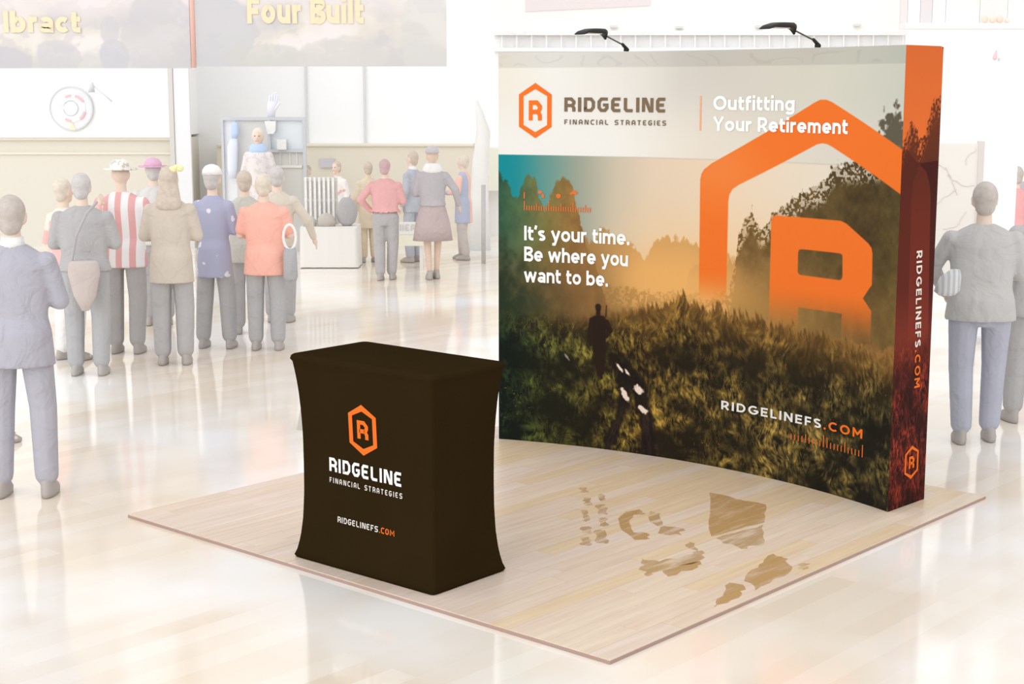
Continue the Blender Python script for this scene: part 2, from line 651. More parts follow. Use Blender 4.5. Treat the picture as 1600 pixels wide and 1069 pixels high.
# ------------------------------------------------------------------ stand flooring (wood-print planks on a thin slab)
ML = np.array([-2.0896, 8.2361])
MBt = np.array([0.3965, 6.0338])
MRt = np.array([2.6975, 8.6261])
mat_e1 = (MBt - ML)
mat_w = float(np.hypot(*mat_e1))
mat_d = float(np.hypot(*(MRt - MBt)))
mat_rz = math.atan2(mat_e1[1], mat_e1[0])
fl = empty('stand_floor', (ML[0], ML[1], 0), mat_rz)
tag(fl, 'square raised wood plank flooring under the brown counter and backdrop', 'flooring')
MB().box(0, mat_w, 0, mat_d, 0.0005, 0.016).build('slab', mat('slab_edge_brown', (176, 150, 138), 0.6, 0.3), fl)
M_PLANK = []


def plank_mat(name, rgb):
    m = bpy.data.materials.new(name)
    m.use_nodes = True
    nt = m.node_tree
    b = nt.nodes['Principled BSDF']
    tc = nt.nodes.new('ShaderNodeTexCoord')
    mp = nt.nodes.new('ShaderNodeMapping')
    mp.inputs['Scale'].default_value = (16, 1.0, 1)
    n = nt.nodes.new('ShaderNodeTexNoise')
    n.inputs['Scale'].default_value = 1.8
    n.inputs['Detail'].default_value = 5
    oi = nt.nodes.new('ShaderNodeObjectInfo')
    ad = nt.nodes.new('ShaderNodeVectorMath')
    ad.operation = 'ADD'
    sc = nt.nodes.new('ShaderNodeVectorMath')
    sc.operation = 'SCALE'
    sc.inputs['Scale'].default_value = 3.0
    r = nt.nodes.new('ShaderNodeValToRGB')
    k = np.asarray(rgb, float)
    r.color_ramp.elements[0].position = 0.25
    r.color_ramp.elements[1].position = 0.75
    r.color_ramp.elements[0].color = (*lin(k * np.array([0.955, 0.935, 0.91])), 1)
    r.color_ramp.elements[1].color = (*lin(np.clip(k * 1.025, 0, 255)), 1)
    nt.links.new(oi.outputs['Location'], sc.inputs[0])
    nt.links.new(tc.outputs['Object'], mp.inputs['Vector'])
    nt.links.new(mp.outputs['Vector'], ad.inputs[0])
    nt.links.new(sc.outputs['Vector'], ad.inputs[1])
    nt.links.new(ad.outputs['Vector'], n.inputs['Vector'])
    nt.links.new(n.outputs['Fac'], r.inputs['Fac'])
    nt.links.new(r.outputs['Color'], b.inputs['Base Color'])
    b.inputs['Roughness'].default_value = 0.34
    b.inputs['Specular IOR Level'].default_value = 0.35
    return m


PL = [plank_mat('plank_pale_rose', (231, 215, 202)), plank_mat('plank_pale_sand', (230, 212, 194)),
      plank_mat('plank_honey', (230, 209, 178)), plank_mat('plank_cream', (232, 216, 197))]
rows = 30
pw = mat_w / rows
for r in range(rows):
    y = -random.uniform(0.1, 1.0)
    while y < mat_d:
        L = random.uniform(0.95, 1.5)
        a, b_ = max(0, y), min(mat_d, y + L)
        y += L
        if b_ - a < 0.04:
            continue
        # honey-toned boards were laid towards the far right, rosier ones to the left
        warm = (r / rows) * 0.35 + ((a + b_) / 2 / mat_d) * 0.65
        k = random.random() * 0.55 + warm * 0.75
        mm = PL[0] if k < 0.40 else PL[1] if k < 0.68 else PL[3] if k < 0.82 else PL[2]
        g = 0.0006
        hz = random.uniform(-0.0003, 0.0003)
        o = MB().box(-pw / 2 + g, pw / 2 - g, -(b_ - a) / 2 + g, (b_ - a) / 2 - g, 0, 0.004).build('plank', mm, fl)
        o.location = (r * pw + pw / 2, (a + b_) / 2, 0.016 + hz)
MAT_Z = 0.0205

# ghost reflections on the planks, painted as flat honey-coloured patches
def reflection_mat(name, rgb, a0, a1):
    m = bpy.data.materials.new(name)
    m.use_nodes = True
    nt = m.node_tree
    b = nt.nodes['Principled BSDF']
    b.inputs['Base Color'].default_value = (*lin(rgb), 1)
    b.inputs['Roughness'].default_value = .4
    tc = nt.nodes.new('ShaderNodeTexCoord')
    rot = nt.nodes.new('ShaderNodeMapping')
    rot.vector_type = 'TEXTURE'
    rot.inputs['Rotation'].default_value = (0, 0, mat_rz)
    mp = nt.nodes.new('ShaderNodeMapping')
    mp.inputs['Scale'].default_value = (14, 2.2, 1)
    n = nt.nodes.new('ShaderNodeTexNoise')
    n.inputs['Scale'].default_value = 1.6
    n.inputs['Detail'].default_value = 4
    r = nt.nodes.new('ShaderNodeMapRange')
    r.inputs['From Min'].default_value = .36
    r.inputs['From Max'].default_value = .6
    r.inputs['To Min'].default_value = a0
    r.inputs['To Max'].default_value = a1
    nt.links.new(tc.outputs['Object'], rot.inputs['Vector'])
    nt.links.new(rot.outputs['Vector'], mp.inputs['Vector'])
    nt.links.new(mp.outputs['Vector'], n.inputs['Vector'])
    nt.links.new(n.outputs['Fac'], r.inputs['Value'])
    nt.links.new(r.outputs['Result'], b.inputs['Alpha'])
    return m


M_REFL = reflection_mat('painted_reflection_honey', (200, 162, 104), .35, .8)
M_REFL2 = reflection_mat('painted_reflection_tan', (198, 166, 116), .1, .65)


def ragged(pts, amp, sub=5, seed=1):
    rng = random.Random(seed)
    out = []
    n = len(pts)
    for i in range(n):
        a, b = Vector((*pts[i], 0)), Vector((*pts[(i + 1) % n], 0))
        d = b - a
        nr = Vector((-d.y, d.x, 0)).normalized()
        for k in range(sub):
            p = a + d * (k / sub) + nr * (rng.uniform(-amp, amp) if k else 0)
            out.append((p.x, p.y))
    return out


def ghost_reflection(pts, amp=0.012, sub=5, seed=1, m=None, name='painted_reflection'):
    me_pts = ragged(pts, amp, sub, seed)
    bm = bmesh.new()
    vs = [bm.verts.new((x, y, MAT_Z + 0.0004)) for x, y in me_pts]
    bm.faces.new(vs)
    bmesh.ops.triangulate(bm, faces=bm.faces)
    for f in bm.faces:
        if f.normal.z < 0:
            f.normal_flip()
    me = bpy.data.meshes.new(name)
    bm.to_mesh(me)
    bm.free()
    o = link(name, me, m or M_REFL, None)
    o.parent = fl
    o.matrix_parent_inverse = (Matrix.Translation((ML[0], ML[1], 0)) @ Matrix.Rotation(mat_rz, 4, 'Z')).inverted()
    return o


ghost_reflection([(1.130, 8.69), (1.412, 8.43), (1.345, 8.07), (1.03, 7.80)], 0.012, 6, 2)
ghost_reflection([(1.335, 8.03), (1.28, 7.66), (1.15, 7.58), (1.05, 7.77)], 0.02, 5, 3, M_REFL2)
ghost_reflection([(1.30, 7.50), (1.36, 7.42), (1.33, 7.20), (1.12, 6.92), (1.10, 7.10), (1.20, 7.32)], 0.018, 5, 4)
ghost_reflection([(1.02, 7.04), (1.08, 6.99), (1.05, 6.86), (0.90, 6.68), (0.93, 6.80)], 0.014, 5, 5)
ghost_reflection([(1.40, 7.33), (1.46, 7.34), (1.42, 7.25), (1.38, 7.24)], 0.015, 4, 6, M_REFL2)
ghost_reflection([(0.643, 7.13), (0.68, 7.20), (0.93, 7.40), (0.95, 7.56), (0.90, 7.50), (0.72, 7.37), (0.64, 7.42), (0.62, 7.28)], 0.02, 4, 7, M_REFL2)
ghost_reflection([(0.74, 7.13), (0.90, 7.28), (0.92, 7.38), (0.72, 7.22)], 0.015, 4, 8)
ghost_reflection([(0.90, 7.72), (0.93, 7.68), (0.925, 7.52), (0.88, 7.62)], 0.012, 3, 9, M_REFL2)
ghost_reflection([(0.625, 8.28), (0.70, 8.33), (0.73, 8.24), (0.66, 8.22), (0.625, 8.06), (0.635, 7.88), (0.70, 7.87), (0.71, 7.76), (0.63, 7.74), (0.575, 7.92), (0.57, 8.14)], 0.012, 3, 10)
ghost_reflection([(0.76, 8.30), (0.80, 8.22), (0.80, 8.02), (0.90, 7.95), (0.88, 7.82), (0.76, 7.86)], 0.025, 4, 11, M_REFL2)
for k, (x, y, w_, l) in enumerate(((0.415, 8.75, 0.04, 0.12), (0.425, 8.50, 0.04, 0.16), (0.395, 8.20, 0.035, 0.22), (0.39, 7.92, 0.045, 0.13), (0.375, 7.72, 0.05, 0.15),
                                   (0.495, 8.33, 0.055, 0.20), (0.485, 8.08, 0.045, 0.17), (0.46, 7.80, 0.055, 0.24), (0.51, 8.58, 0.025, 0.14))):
    ghost_reflection([(x - w_ / 2, y - l / 2), (x + w_ / 2, y - l / 2), (x + w_ / 2, y + l / 2), (x - w_ / 2, y + l / 2)], 0.012, 5, 20 + k, M_REFL2)

# ------------------------------------------------------------------ curved backdrop
AC = np.array([-1.2866, 6.506])
AR = 3.781
A0 = math.radians(71.5)
SW = 2.875
DH = 2.51
bd = empty('display_backdrop', (0.98, 9.2, MAT_Z))
tag(bd, 'large curved fabric backdrop printed with a misty forest path and orange emblem', 'backdrop')
bd_inv = Matrix.Translation((-0.98, -9.2, -MAT_Z))


def keep_world(o):
    o.matrix_parent_inverse = bd_inv
    return o


def surf_front(s, z, lift=0.0):
    a = A0 - s / AR
    r = AR - lift
    return (AC[0] + r * math.cos(a), AC[1] + r * math.sin(a), MAT_Z + z)


def pos_front(U, V):
    s, z = U * SW, V * DH
    a = A0 - s / AR
    rr = 0.0
    return np.stack([AC[0] + (AR - rr) * np.cos(a), AC[1] + (AR - rr) * np.sin(a), MAT_Z + z], -1)


def grass_paint(s, z, depth):
    """dark undergrowth with blades catching light"""
    sl = s + 0.35 * (z - 0.5) * (vnoise(s, z, .3, .3, 71) - .5)
    n1 = fbm(s, z, .34, .24, 31, 4)
    n5 = fbm(s, z, .13, .10, 37, 3)
    lean_ = (fbm(s, z, .16, .16, 72, 2) - .5) * 1.6
    sl = s + lean_ * (z - .5) * .25 + (fbm(s, z, .05, .05, 73, 2) - .5) * .03
    n2 = fbm(sl, z, .015, .045, 41, 3)
    n3 = fbm(s, z, .05, .045, 51, 3)
    n4 = fbm(sl + z * .3, z, .009, .022, 45, 2)
    patch = np.clip((n1 * .5 + n5 * .6 - .40) * 3.4, 0.06, 1.15)
    lum = patch * np.clip((n2 * .42 + n3 * .45 + n4 * .33 - .44) * 4.0, 0, 1.5)
    dark = ramp(s, [(0, (8, 20, 14)), (.35, (26, 26, 12)), (1.0, (32, 24, 12)), (2.0, (30, 26, 14)), (2.9, (22, 20, 12))])
    lite = ramp(s, [(0, (36, 60, 34)), (.25, (82, 90, 40)), (.6, (122, 110, 46)), (1.0, (132, 106, 44)), (2.0, (128, 106, 52)), (2.9, (112, 98, 52))])
    g = dark + (lite - dark) * lum[..., None]
    warm = np.clip(1 - depth / .38, 0, 1) ** 1.5 * sst(.5, 1.2, s)
    wcol = np.array((176, 122, 50)) * (.45 + .75 * n2[..., None])
    g = g * (1 - .62 * warm[..., None]) + wcol * (.62 * warm[..., None])
    fl_ = (vnoise(s, z, .011, .011, 77) > .93) & (n1 > .5)
    g = np.where(fl_[..., None], g * .5 + np.array((170, 130, 50)) * .5, g)
    return g


def front_art(U, V):
    s, z = U * SW, V * DH
    px = 0.005
    # lower sky, turning from teal to peach
    low = ramp(s, [(0, (8, 140, 150)), (.12, (30, 142, 148)), (.3, (98, 152, 144)), (.55, (160, 166, 148)), (.8, (206, 194, 170)), (1.05, (228, 207, 180)), (1.6, (238, 214, 184)), (2.3, (232, 220, 200)), (2.9, (222, 214, 196))])
    warm = sst(1.75, 1.15, z) * sst(.5, 1.2, s)
    low = mix(low, (242, 204, 152), warm * .8)
    up = ramp(s, [(0, (240, 234, 218)), (.35, (243, 240, 231)), (.8, (238, 234, 224)), (1.25, (220, 214, 203)), (1.75, (217, 211, 197)), (2.3, (215, 212, 196)), (2.87, (203, 205, 190))])
    bot = ramp(s, [(0, (244, 242, 234)), (.8, (243, 240, 231)), (1.4, (233, 224, 207)), (2.3, (222, 215, 200)), (2.9, (216, 212, 198))])
    up = up + (bot - up) * sst(2.30, 1.92, z)[..., None]
    up = up - (7 * np.exp(-((s - 1.45) / .35) ** 2) * sst(2.1, 2.4, z))[..., None]
    # header strip with faint contour lines
    hd = sst(2.412, 2.418, z)
    up = up * (1 - .075 * hd[..., None])
    cn = fbm(s, z, .42, .16, 91, 2) * 8
    ln = np.abs(cn - np.round(cn)) < .07
    up = np.where((ln & (z > 2.425) & (z < 2.49))[..., None], up * .965, up)
    b = sst(1.866, 1.870, z)
    img = low * (1 - b[..., None]) + up * b[..., None]
    # thin grey printed seam
    img = img * (1 - .05 * (np.abs(z - 1.868) < .004) * sst(.6, 1.0, s))[..., None]

    jag = (fbm(s, z, .05, .05, 3, 3) - .5) * .10 + (fbm(s, z, .018, .022, 8, 2) - .5) * .05
    # far tree line
    tp = np.interp(s, [.5, .6, .66, .71, .76, .82, .94, .99, 1.025, 1.06, 1.12, 1.25, 1.33, 1.39, 1.45, 1.55, 1.7, 2.9],
                   [1.40, 1.36, 1.33, 1.42, 1.40, 1.38, 1.33, 1.26, 1.25, 1.33, 1.37, 1.385, 1.36, 1.35, 1.30, 1.33, 1.25, 1.2])
    a = sst(-.008, .012, tp + jag * .5 + (vnoise(s, z * 0, .022, 1, 5) - .5) * .05 + (vnoise(s, z * 0, .009, 1, 6) - .5) * .02 - z)
    colr = ramp(s, [(.4, (150, 112, 62)), (.75, (188, 146, 88)), (1.0, (214, 162, 96)), (1.3, (216, 164, 98)), (1.7, (205, 160, 96))])
    colr = colr + (np.array((233, 176, 104)) - colr) * (sst(1.36, 1.12, z) * sst(.7, 1.1, s))[..., None]
    img = img * (1 - a[..., None]) + colr * a[..., None]
    # nearer clump at the logo leg
    tp = np.interp(s, [1.28, 1.33, 1.38, 1.44, 1.5, 1.6, 1.62, 1.66, 1.7, 1.75], [.9, 1.20, 1.25, 1.24, 1.2, 1.22, 1.31, 1.33, 1.25, .9])
    a = sst(-.01, .03, tp + jag * .7 - z) * .35 * sst(1.0, 1.15, z)
    img = mix(img, (170, 122, 66), a)
    # right-hand trees
    tp = np.interp(s, [1.62, 1.66, 1.68, 1.72, 1.755, 1.777, 1.80, 1.85, 1.88, 1.92, 2.03, 2.10, 2.17, 2.25, 2.309, 2.353, 2.40, 2.447, 2.52, 2.62, 2.75, 2.9],
                   [1.05, 1.22, 1.42, 1.50, 1.56, 1.60, 1.55, 1.48, 1.50, 1.55, 1.64, 1.66, 1.73, 1.74, 1.77, 1.85, 1.88, 1.89, 1.89, 1.90, 1.92, 1.95])
    a = sst(-.010, .012, tp + jag * 1.05 - z)
    thin = sst(.03, .20, tp - z)
    holes = sst(.50, .60, fbm(s, z, .014, .014, 14, 2)) * (1 - sst(.2, .8, thin))
    a = a * (1 - .75 * holes)
    nf = fbm(s, z, .05, .06, 17, 4)
    tc_ = ramp(s, [(1.6, (126, 94, 52)), (1.9, (110, 86, 46)), (2.3, (92, 74, 40)), (2.6, (78, 62, 34)), (2.9, (88, 74, 38))])
    tc_ = tc_ * (.72 + .56 * nf[..., None])
    fog = sst(1.45, 1.0, z) * np.interp(s, [1.6, 1.9, 2.4, 2.9], [1, .85, .5, .35])
    tc_ = mix(tc_, (172, 130, 70), fog)
    img = img * (1 - a[..., None]) + tc_ * a[..., None]
    # treetop beside the right edge
    d = np.hypot((s - 2.80) / .095, (z - 2.03) / .165)
    a = sst(1.05, .7, d + (fbm(s, z, .03, .03, 23, 3) - .5) * 1.3)
    img = mix(img, (84, 76, 60), a * .9)
    # left-hand trees
    tp = np.interp(s, [0, .03, .06, .092, .13, .158, .2, .25, .275, .295, .315, .34, .37, .4, .44, .465, .49, .51, .53, .556, .58, .60, .62, .66, .70, .76],
                   [1.77, 1.72, 1.70, 1.62, 1.60, 1.68, 1.745, 1.72, 1.62, 1.55, 1.53, 1.58, 1.64, 1.70, 1.745, 1.73, 1.70, 1.66, 1.56, 1.48, 1.42, 1.33, 1.28, 1.2, 1.1, .9])
    a = sst(-.012, .016, tp + jag * .75 - z)
    nf = fbm(s, z, .06, .08, 27, 4)
    tc_ = ramp(s, [(0, (48, 88, 66)), (.15, (84, 108, 72)), (.3, (122, 116, 66)), (.5, (148, 112, 60)), (.75, (150, 108, 58))])
    tc_ = tc_ * (.84 + .32 * nf[..., None])
    img = img * (1 - a[..., None]) + tc_ * a[..., None]
    # shade of the wood low on the left
    dk = sst(1.45, .95, z) * sst(1.05, .35, s)
    img = mix(img, (110, 82, 48), dk * .75)
    dk = sst(1.35, .9, z + .55 * (s - .1) + (nf - .5) * .5) * sst(.6, .0, s)
    img = mix(img, (34, 50, 32), dk * .95)
    # glow in the mist
    gl = np.exp(-((s - 1.30) / .42) ** 2 - ((z - 1.10) / .16) ** 2)
    img = mix(img, (238, 178, 102), gl * .8)
    # emblem
    ring = [(1.408, .93), (1.401, 1.745), (1.409, 1.78), (1.427, 1.808), (1.481, 1.846), (2.205, 2.206), (2.25, 2.224), (2.295, 2.224), (2.338, 2.211), (2.96, 1.93),
            (2.96, 1.695), (2.348, 1.966), (2.31, 1.980), (2.275, 1.983), (2.235, 1.976), (1.681, 1.727), (1.635, 1.70), (1.612, 1.666), (1.605, 1.625), (1.605, .93)]
    rr = [(1.920, .80), (1.918, 1.533), (1.926, 1.552), (1.948, 1.561), (2.43, 1.561), (2.472, 1.549), (2.645, 1.452), (2.67, 1.43), (2.679, 1.40), (2.683, 1.228), (2.662, 1.205), (2.618, 1.148), (2.685, 1.085), (2.69, .80),
          (2.462, .80), (2.462, 1.044), (2.134, 1.044), (2.134, .80)]
    hole = [(2.122, 1.36), (2.128, 1.375), (2.145, 1.380), (2.432, 1.380), (2.448, 1.374), (2.453, 1.36), (2.457, 1.252), (2.450, 1.236), (2.434, 1.230), (2.146, 1.231), (2.13, 1.236), (2.122, 1.249)]
    aR = poly_alpha(s, z, ring, px) * sst(.96, 1.22, z)
    aL = poly_alpha(s, z, rr, px) * (1 - poly_alpha(s, z, hole, px)) * sst(.86, 1.18, z)
    oc = np.ones(s.shape + (3,)) * np.array((242, 118, 40))
    oc = oc + np.array((0, 14, 20)) * (np.exp(-((s - 1.55) / .3) ** 2 - ((z - 1.8) / .2) ** 2))[..., None]
    al = np.maximum(aR, aL)
    img = img * (1 - al[..., None]) + oc * al[..., None]
    # meadow
    tp = np.interp(s, [0, .36, .54, .81, .95, 1.08, 1.2, 1.26, 1.305, 1.35, 1.45, 1.68, 1.91, 2.15, 2.39, 2.64, 2.9],
                   [.84, .86, .85, .885, .93, .955, .985, 1.03, 1.05, 1.01, .985, .965, .945, .925, .905, .872, .845])
    bl = (vnoise(s + .2 * z, z, .010, .05, 61) - .5) * .075 + (vnoise(s, z, .05, .2, 62) - .5) * .05
    dpt = tp - z
    wid = np.interp(s, [0, .8, 1.1, 2.9], [.16, .12, .035, .05])
    a = np.clip((dpt + bl * np.interp(s, [0, .9, 1.1, 3], [.4, .6, 1, 1])) / wid + .35, 0, 1)
    a = a * a * (3 - 2 * a)
    gr = grass_paint(s, z, dpt)
    hz = sst(.22, -.02, dpt) * np.interp(s, [0, .7, 1.0, 1.6, 2.9], [.15, .45, .35, .30, .35])
    gr = mix(gr, (140, 100, 52), hz)
    img = img * (1 - a[..., None]) + gr * a[..., None]
    # cart track with puddles
    wob = (fbm(s, z, .06, .05, 83, 3) - .5) * .05
    for ln_, w_ in ((((.80, .60), (.86, .50), (.885, .38), (.86, .24), (.80, .10), (.765, -.02)), .034),
                    (((.86, .60), (.93, .50), (1.00, .40), (1.035, .26), (1.06, .12), (1.075, -.02)), .040)):
        dd = np.min([seg_dist(s, z, ln_[i], ln_[i + 1]) for i in range(len(ln_) - 1)], 0)
        img = mix(img, (27, 18, 14), sst(w_ + .02, w_ - .012, dd + wob) * .85)
        img = mix(img, (66, 50, 50), sst(.012, .002, np.abs(dd + wob * .5 - .008)) * .35 * sst(.36, .25, z))
    for (cx, cz, ra, rb, an) in ((.845, .545, .036, .010, -48), (.905, .515, .030, .009, -50), (.888, .372, .056, .020, -56), (.985, .415, .042, .026, -20), (1.022, .285, .040, .019, -28), (.47, .585, .030, .007, -50)):
        ca, sa = math.cos(math.radians(an)), math.sin(math.radians(an))
        x_, z_ = s - cx, z - cz
        d = np.hypot((x_ * ca + z_ * sa) / ra, (-x_ * sa + z_ * ca) / rb)
        img = mix(img, (246, 226, 206), sst(1.15, .7, d + (fbm(s, z, .02, .02, 87, 2) - .5) * .9) * (.55 if cx < .5 else 1))
    # walking figure
    man = (40, 26, 15)
    for p, q, r0, r1 in (((.693, .918), (.694, .905), .021, .019), ((.694, .89), (.694, .875), .014, .016), ((.675, .838), (.722, .838), .024, .026),
                         ((.672, .82), (.682, .70), .030, .028), ((.722, .82), (.722, .70), .030, .028), ((.697, .82), (.70, .68), .046, .042),
                         ((.650, .83), (.634, .745), .019, .016), ((.634, .745), (.642, .67), .016, .010), ((.750, .82), (.778, .775), .022, .019), ((.778, .775), (.752, .735), .017, .015),
                         ((.686, .68), (.692, .58), .034, .028), ((.722, .68), (.722, .57), .032, .026), ((.692, .58), (.706, .49), .028, .020), ((.722, .57), (.722, .50), .024, .018), ((.706, .49), (.718, .466), .019, .013),
                         ((.747, .86), (.752, .93), .004, .003)):
        dx, dz = q[0] - p[0], q[1] - p[1]
        t = np.clip(((s - p[0]) * dx + (z - p[1]) * dz) / (dx * dx + dz * dz + 1e-12), 0, 1)
        d = np.hypot(s - p[0] - t * dx, z - p[1] - t * dz) - (r0 + (r1 - r0) * t)
        img = mix(img, man, np.clip(.5 - d / .008, 0, 1) * .96)
    return img


M_PRINT = vcol_mat('fabric_print')
keep_world(grid_mesh('front_graphic', 820, 720, pos_front, front_art, M_PRINT, bd, (.85, .86, .885)))

# right-hand end panel and its print
E0 = np.array(surf_front(SW, 0)[:2])
Edir = np.array([0.2938, 0.2993])
Edir = Edir / np.hypot(*Edir)
EW = 0.385
L0 = np.array(surf_front(0, 0)[:2])
Ldir = np.array([0.58, 0.81])


def surf_side(t, z, lift=0.0):
    nrm = np.array([Edir[1], -Edir[0]])
    p = E0 + Edir * t + nrm * lift
    return (p[0], p[1], MAT_Z + z)


def pos_side(U, V):
    # the top outer corner of the fabric is softly rounded
    rr = 0.03
    t, z = U * EW, V * DH
    cut = np.where(t > EW - rr, rr - np.sqrt(np.maximum(rr * rr - (t - EW + rr) ** 2, 0)), 0)
    z = np.minimum(z, DH - cut)
    return np.stack([E0[0] + Edir[0] * t, E0[1] + Edir[1] * t, MAT_Z + z], -1)


def side_art(U, V):
    t, z = U * EW, V * DH
    img = ramp(z, [(1.9, (228, 112, 44)), (2.5, (216, 104, 46))])
    jag = (fbm(t, z, .05, .05, 203, 3) - .5) * .12 + (fbm(t, z, .016, .02, 208, 2) - .5) * .07
    tp = np.interp(t, [0, .03, .075, .11, .15, .175, .20, .235, .27, .30, .33, .4], [1.98, 2.02, 2.10, 2.11, 2.04, 1.98, 2.0, 2.07, 2.14, 2.20, 2.24, 2.22])
    a = sst(-.01, .012, tp + jag - z)
    lf = sst(.50, .60, fbm(t, z, .013, .013, 211, 2)) * sst(.16, .04, tp - z)
    a = a * (1 - .75 * lf)
    tree = ramp(z, [(1.2, (112, 44, 28)), (1.6, (106, 42, 22)), (1.88, (92, 38, 16)), (2.1, (104, 46, 20))])
    img = img * (1 - a[..., None]) + tree * a[..., None]
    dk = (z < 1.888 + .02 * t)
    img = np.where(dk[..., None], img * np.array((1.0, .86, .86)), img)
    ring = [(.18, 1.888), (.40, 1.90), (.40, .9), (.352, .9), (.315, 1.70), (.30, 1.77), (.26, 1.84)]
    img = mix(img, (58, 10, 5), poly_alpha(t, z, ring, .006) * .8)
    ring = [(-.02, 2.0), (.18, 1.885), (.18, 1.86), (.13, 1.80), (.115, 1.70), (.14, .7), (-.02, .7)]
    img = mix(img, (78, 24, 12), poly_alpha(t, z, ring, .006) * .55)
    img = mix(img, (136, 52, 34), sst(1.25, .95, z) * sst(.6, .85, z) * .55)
    tp = np.interp(t, [0, .4], [.90, .92])
    n2 = fbm(t + .2 * z, z, .016, .05, 241, 3)
    n1 = fbm(t, z, .12, .14, 231, 3)
    n4 = fbm(t, z, .008, .018, 245, 2)
    lum = np.clip((n1 - .2) * 1.3, 0, 1) * np.clip((n2 * .6 + n4 * .6 - .42) * 3.2, 0, 1.5)
    g = np.array((38, 6, 2)) + (np.array((176, 62, 40)) - np.array((38, 6, 2))) * lum[..., None]
    g = mix(g, (120, 44, 26), sst(.35, .0, tp - z) * .45)
    a = sst(-.06, .10, tp - z + (n2 - .5) * .15)
    img = img * (1 - a[..., None]) + g * a[..., None]
    return img


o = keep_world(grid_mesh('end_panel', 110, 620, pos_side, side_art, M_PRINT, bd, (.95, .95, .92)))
o['label'] = 'maroon and orange printed end panel'
# left end, back and top closing the body
M_BACK = mat('backdrop_back_fabric', (60, 56, 52), 0.9, 0.1)
E1 = E0 + Edir * EW
L1 = L0 + Ldir * EW
N = 40
back = []
for i in range(N + 1):
    f_ = i / N
    a = A0 - SW * f_ / AR
    base = np.array([AC[0] + AR * math.cos(a), AC[1] + AR * math.sin(a)])
    off = (Ldir * (1 - f_) + Edir * f_) * EW
    back.append(base + off)
front = [np.array(surf_front(SW * i / N, 0)[:2]) for i in range(N + 1)]
v, f = [], []
for p in back:
    v += [(p[0], p[1], MAT_Z), (p[0], p[1], MAT_Z + DH - 0.004)]
f = [(2 * i, 2 * i + 1, 2 * i + 3, 2 * i + 2) for i in range(N)]
keep_world(pyd('back_panel', v, f, M_BACK, bd))
v = [(*front[0], MAT_Z), (*L1, MAT_Z), (*L1, MAT_Z + DH), (*front[0], MAT_Z + DH)]
keep_world(pyd('end_panel', v, [(0, 1, 2, 3)], M_BACK, bd))
v, f = [], []
for p, q in zip(front, back):
    v += [(p[0], p[1], MAT_Z + DH - 0.001), (q[0], q[1], MAT_Z + DH - 0.001)]
f = [(2 * i, 2 * i + 2, 2 * i + 3, 2 * i + 1) for i in range(N)]
keep_world(pyd('top_cap', v, f, mat('backdrop_top_fabric', (205, 200, 186), 0.9, 0.1), bd))

M_ORANGE = mat('print_orange', (232, 112, 34), 0.7, 0.15)
M_TAUPE = mat('print_taupe', (122, 102, 80), 0.7, 0.15)
M_INKW = mat('print_white', (246, 245, 244), 0.7, 0.15)
M_PEACH = mat('print_peach', (240, 168, 124), 0.7, 0.15)


def fr(o, lab=None):
    keep_world(o)
    if lab:
        o['label'] = lab
    return o


fr(hex_logo('emblem', .251, 2.148, .222, .346, .030, surf_front, M_ORANGE, bd), 'small orange hexagon emblem with letter R')
fr(lettering('company_name', 'RIDGELINE', block_glyph, .215, .17, .449, 2.142, 1.153, .089, surf_front, M_TAUPE, bd), 'taupe lettering RIDGELINE')
for o in two_words('company_subtitle', 'FINANCIAL', 'STRATEGIES', block_glyph, .2, .36, .450, 2.063, 1.155, .031, surf_front, M_TAUPE, bd):
    fr(o)
fr(pyd('divider_bar', [surf_front(1.390, 2.038, .003), surf_front(1.400, 2.038, .003), surf_front(1.400, 2.244, .003), surf_front(1.390, 2.244, .003)], [(0, 1, 2, 3)], M_PEACH, bd))
fr(lettering('headline', 'Outfitting', round_glyph, .20, .10, 1.486, 2.160, 2.068, .083, surf_front, M_INKW, bd), 'white lettering Outfitting')
fr(lettering('headline', 'Your Retirement', round_glyph, .20, .10, 1.488, 2.038, 2.462, .083, surf_front, M_INKW, bd), 'white lettering Your Retirement')
fr(lettering('tagline', "It's your time.", round_glyph, .19, .09, .177, 1.322, .911, .094, surf_front, M_INKW, bd), "white lettering It's your time.")
fr(lettering('tagline', 'Be where you', round_glyph, .19, .09, .177, 1.188, .901, .094, surf_front, M_INKW, bd), 'white lettering Be where you')
fr(lettering('tagline', 'want to be.', round_glyph, .19, .09, .177, 1.052, .762, .094, surf_front, M_INKW, bd), 'white lettering want to be.')
# web address in two colours on one baseline
full = 'RIDGELINEFS.COM'
_, _, Wf = text_shape(full, round_glyph, .2, .26)
_, _, Wa = text_shape('RIDGELINEFS', round_glyph, .2, .26)


def url(surf, x0, x1, z, cap, m1, parent, glyph=round_glyph, w=.2, tr=.26):
    _, _, Wf = text_shape('RIDGELINEFS.COM', glyph, w, tr)
    _, _, Wa = text_shape('RIDGELINEFS', glyph, w, tr)
    k = (x1 - x0) / Wf
    a = lettering('web_address', 'RIDGELINEFS', glyph, w, tr, x0, z, x0 + Wa * k, cap, surf, m1, parent)
    b = lettering('web_address', '.COM', glyph, w, tr, x0 + (Wa + tr) * k, z, x1, cap, surf, M_ORANGE, parent)
    a['label'] = 'pale lettering RIDGELINEFS'
    b['label'] = 'orange lettering .COM'
    return a, b


for o in url(surf_front, 1.588, 2.655, .366, .053, mat('print_offwhite', (226, 228, 226), .7, .15), bd):
    fr(o)


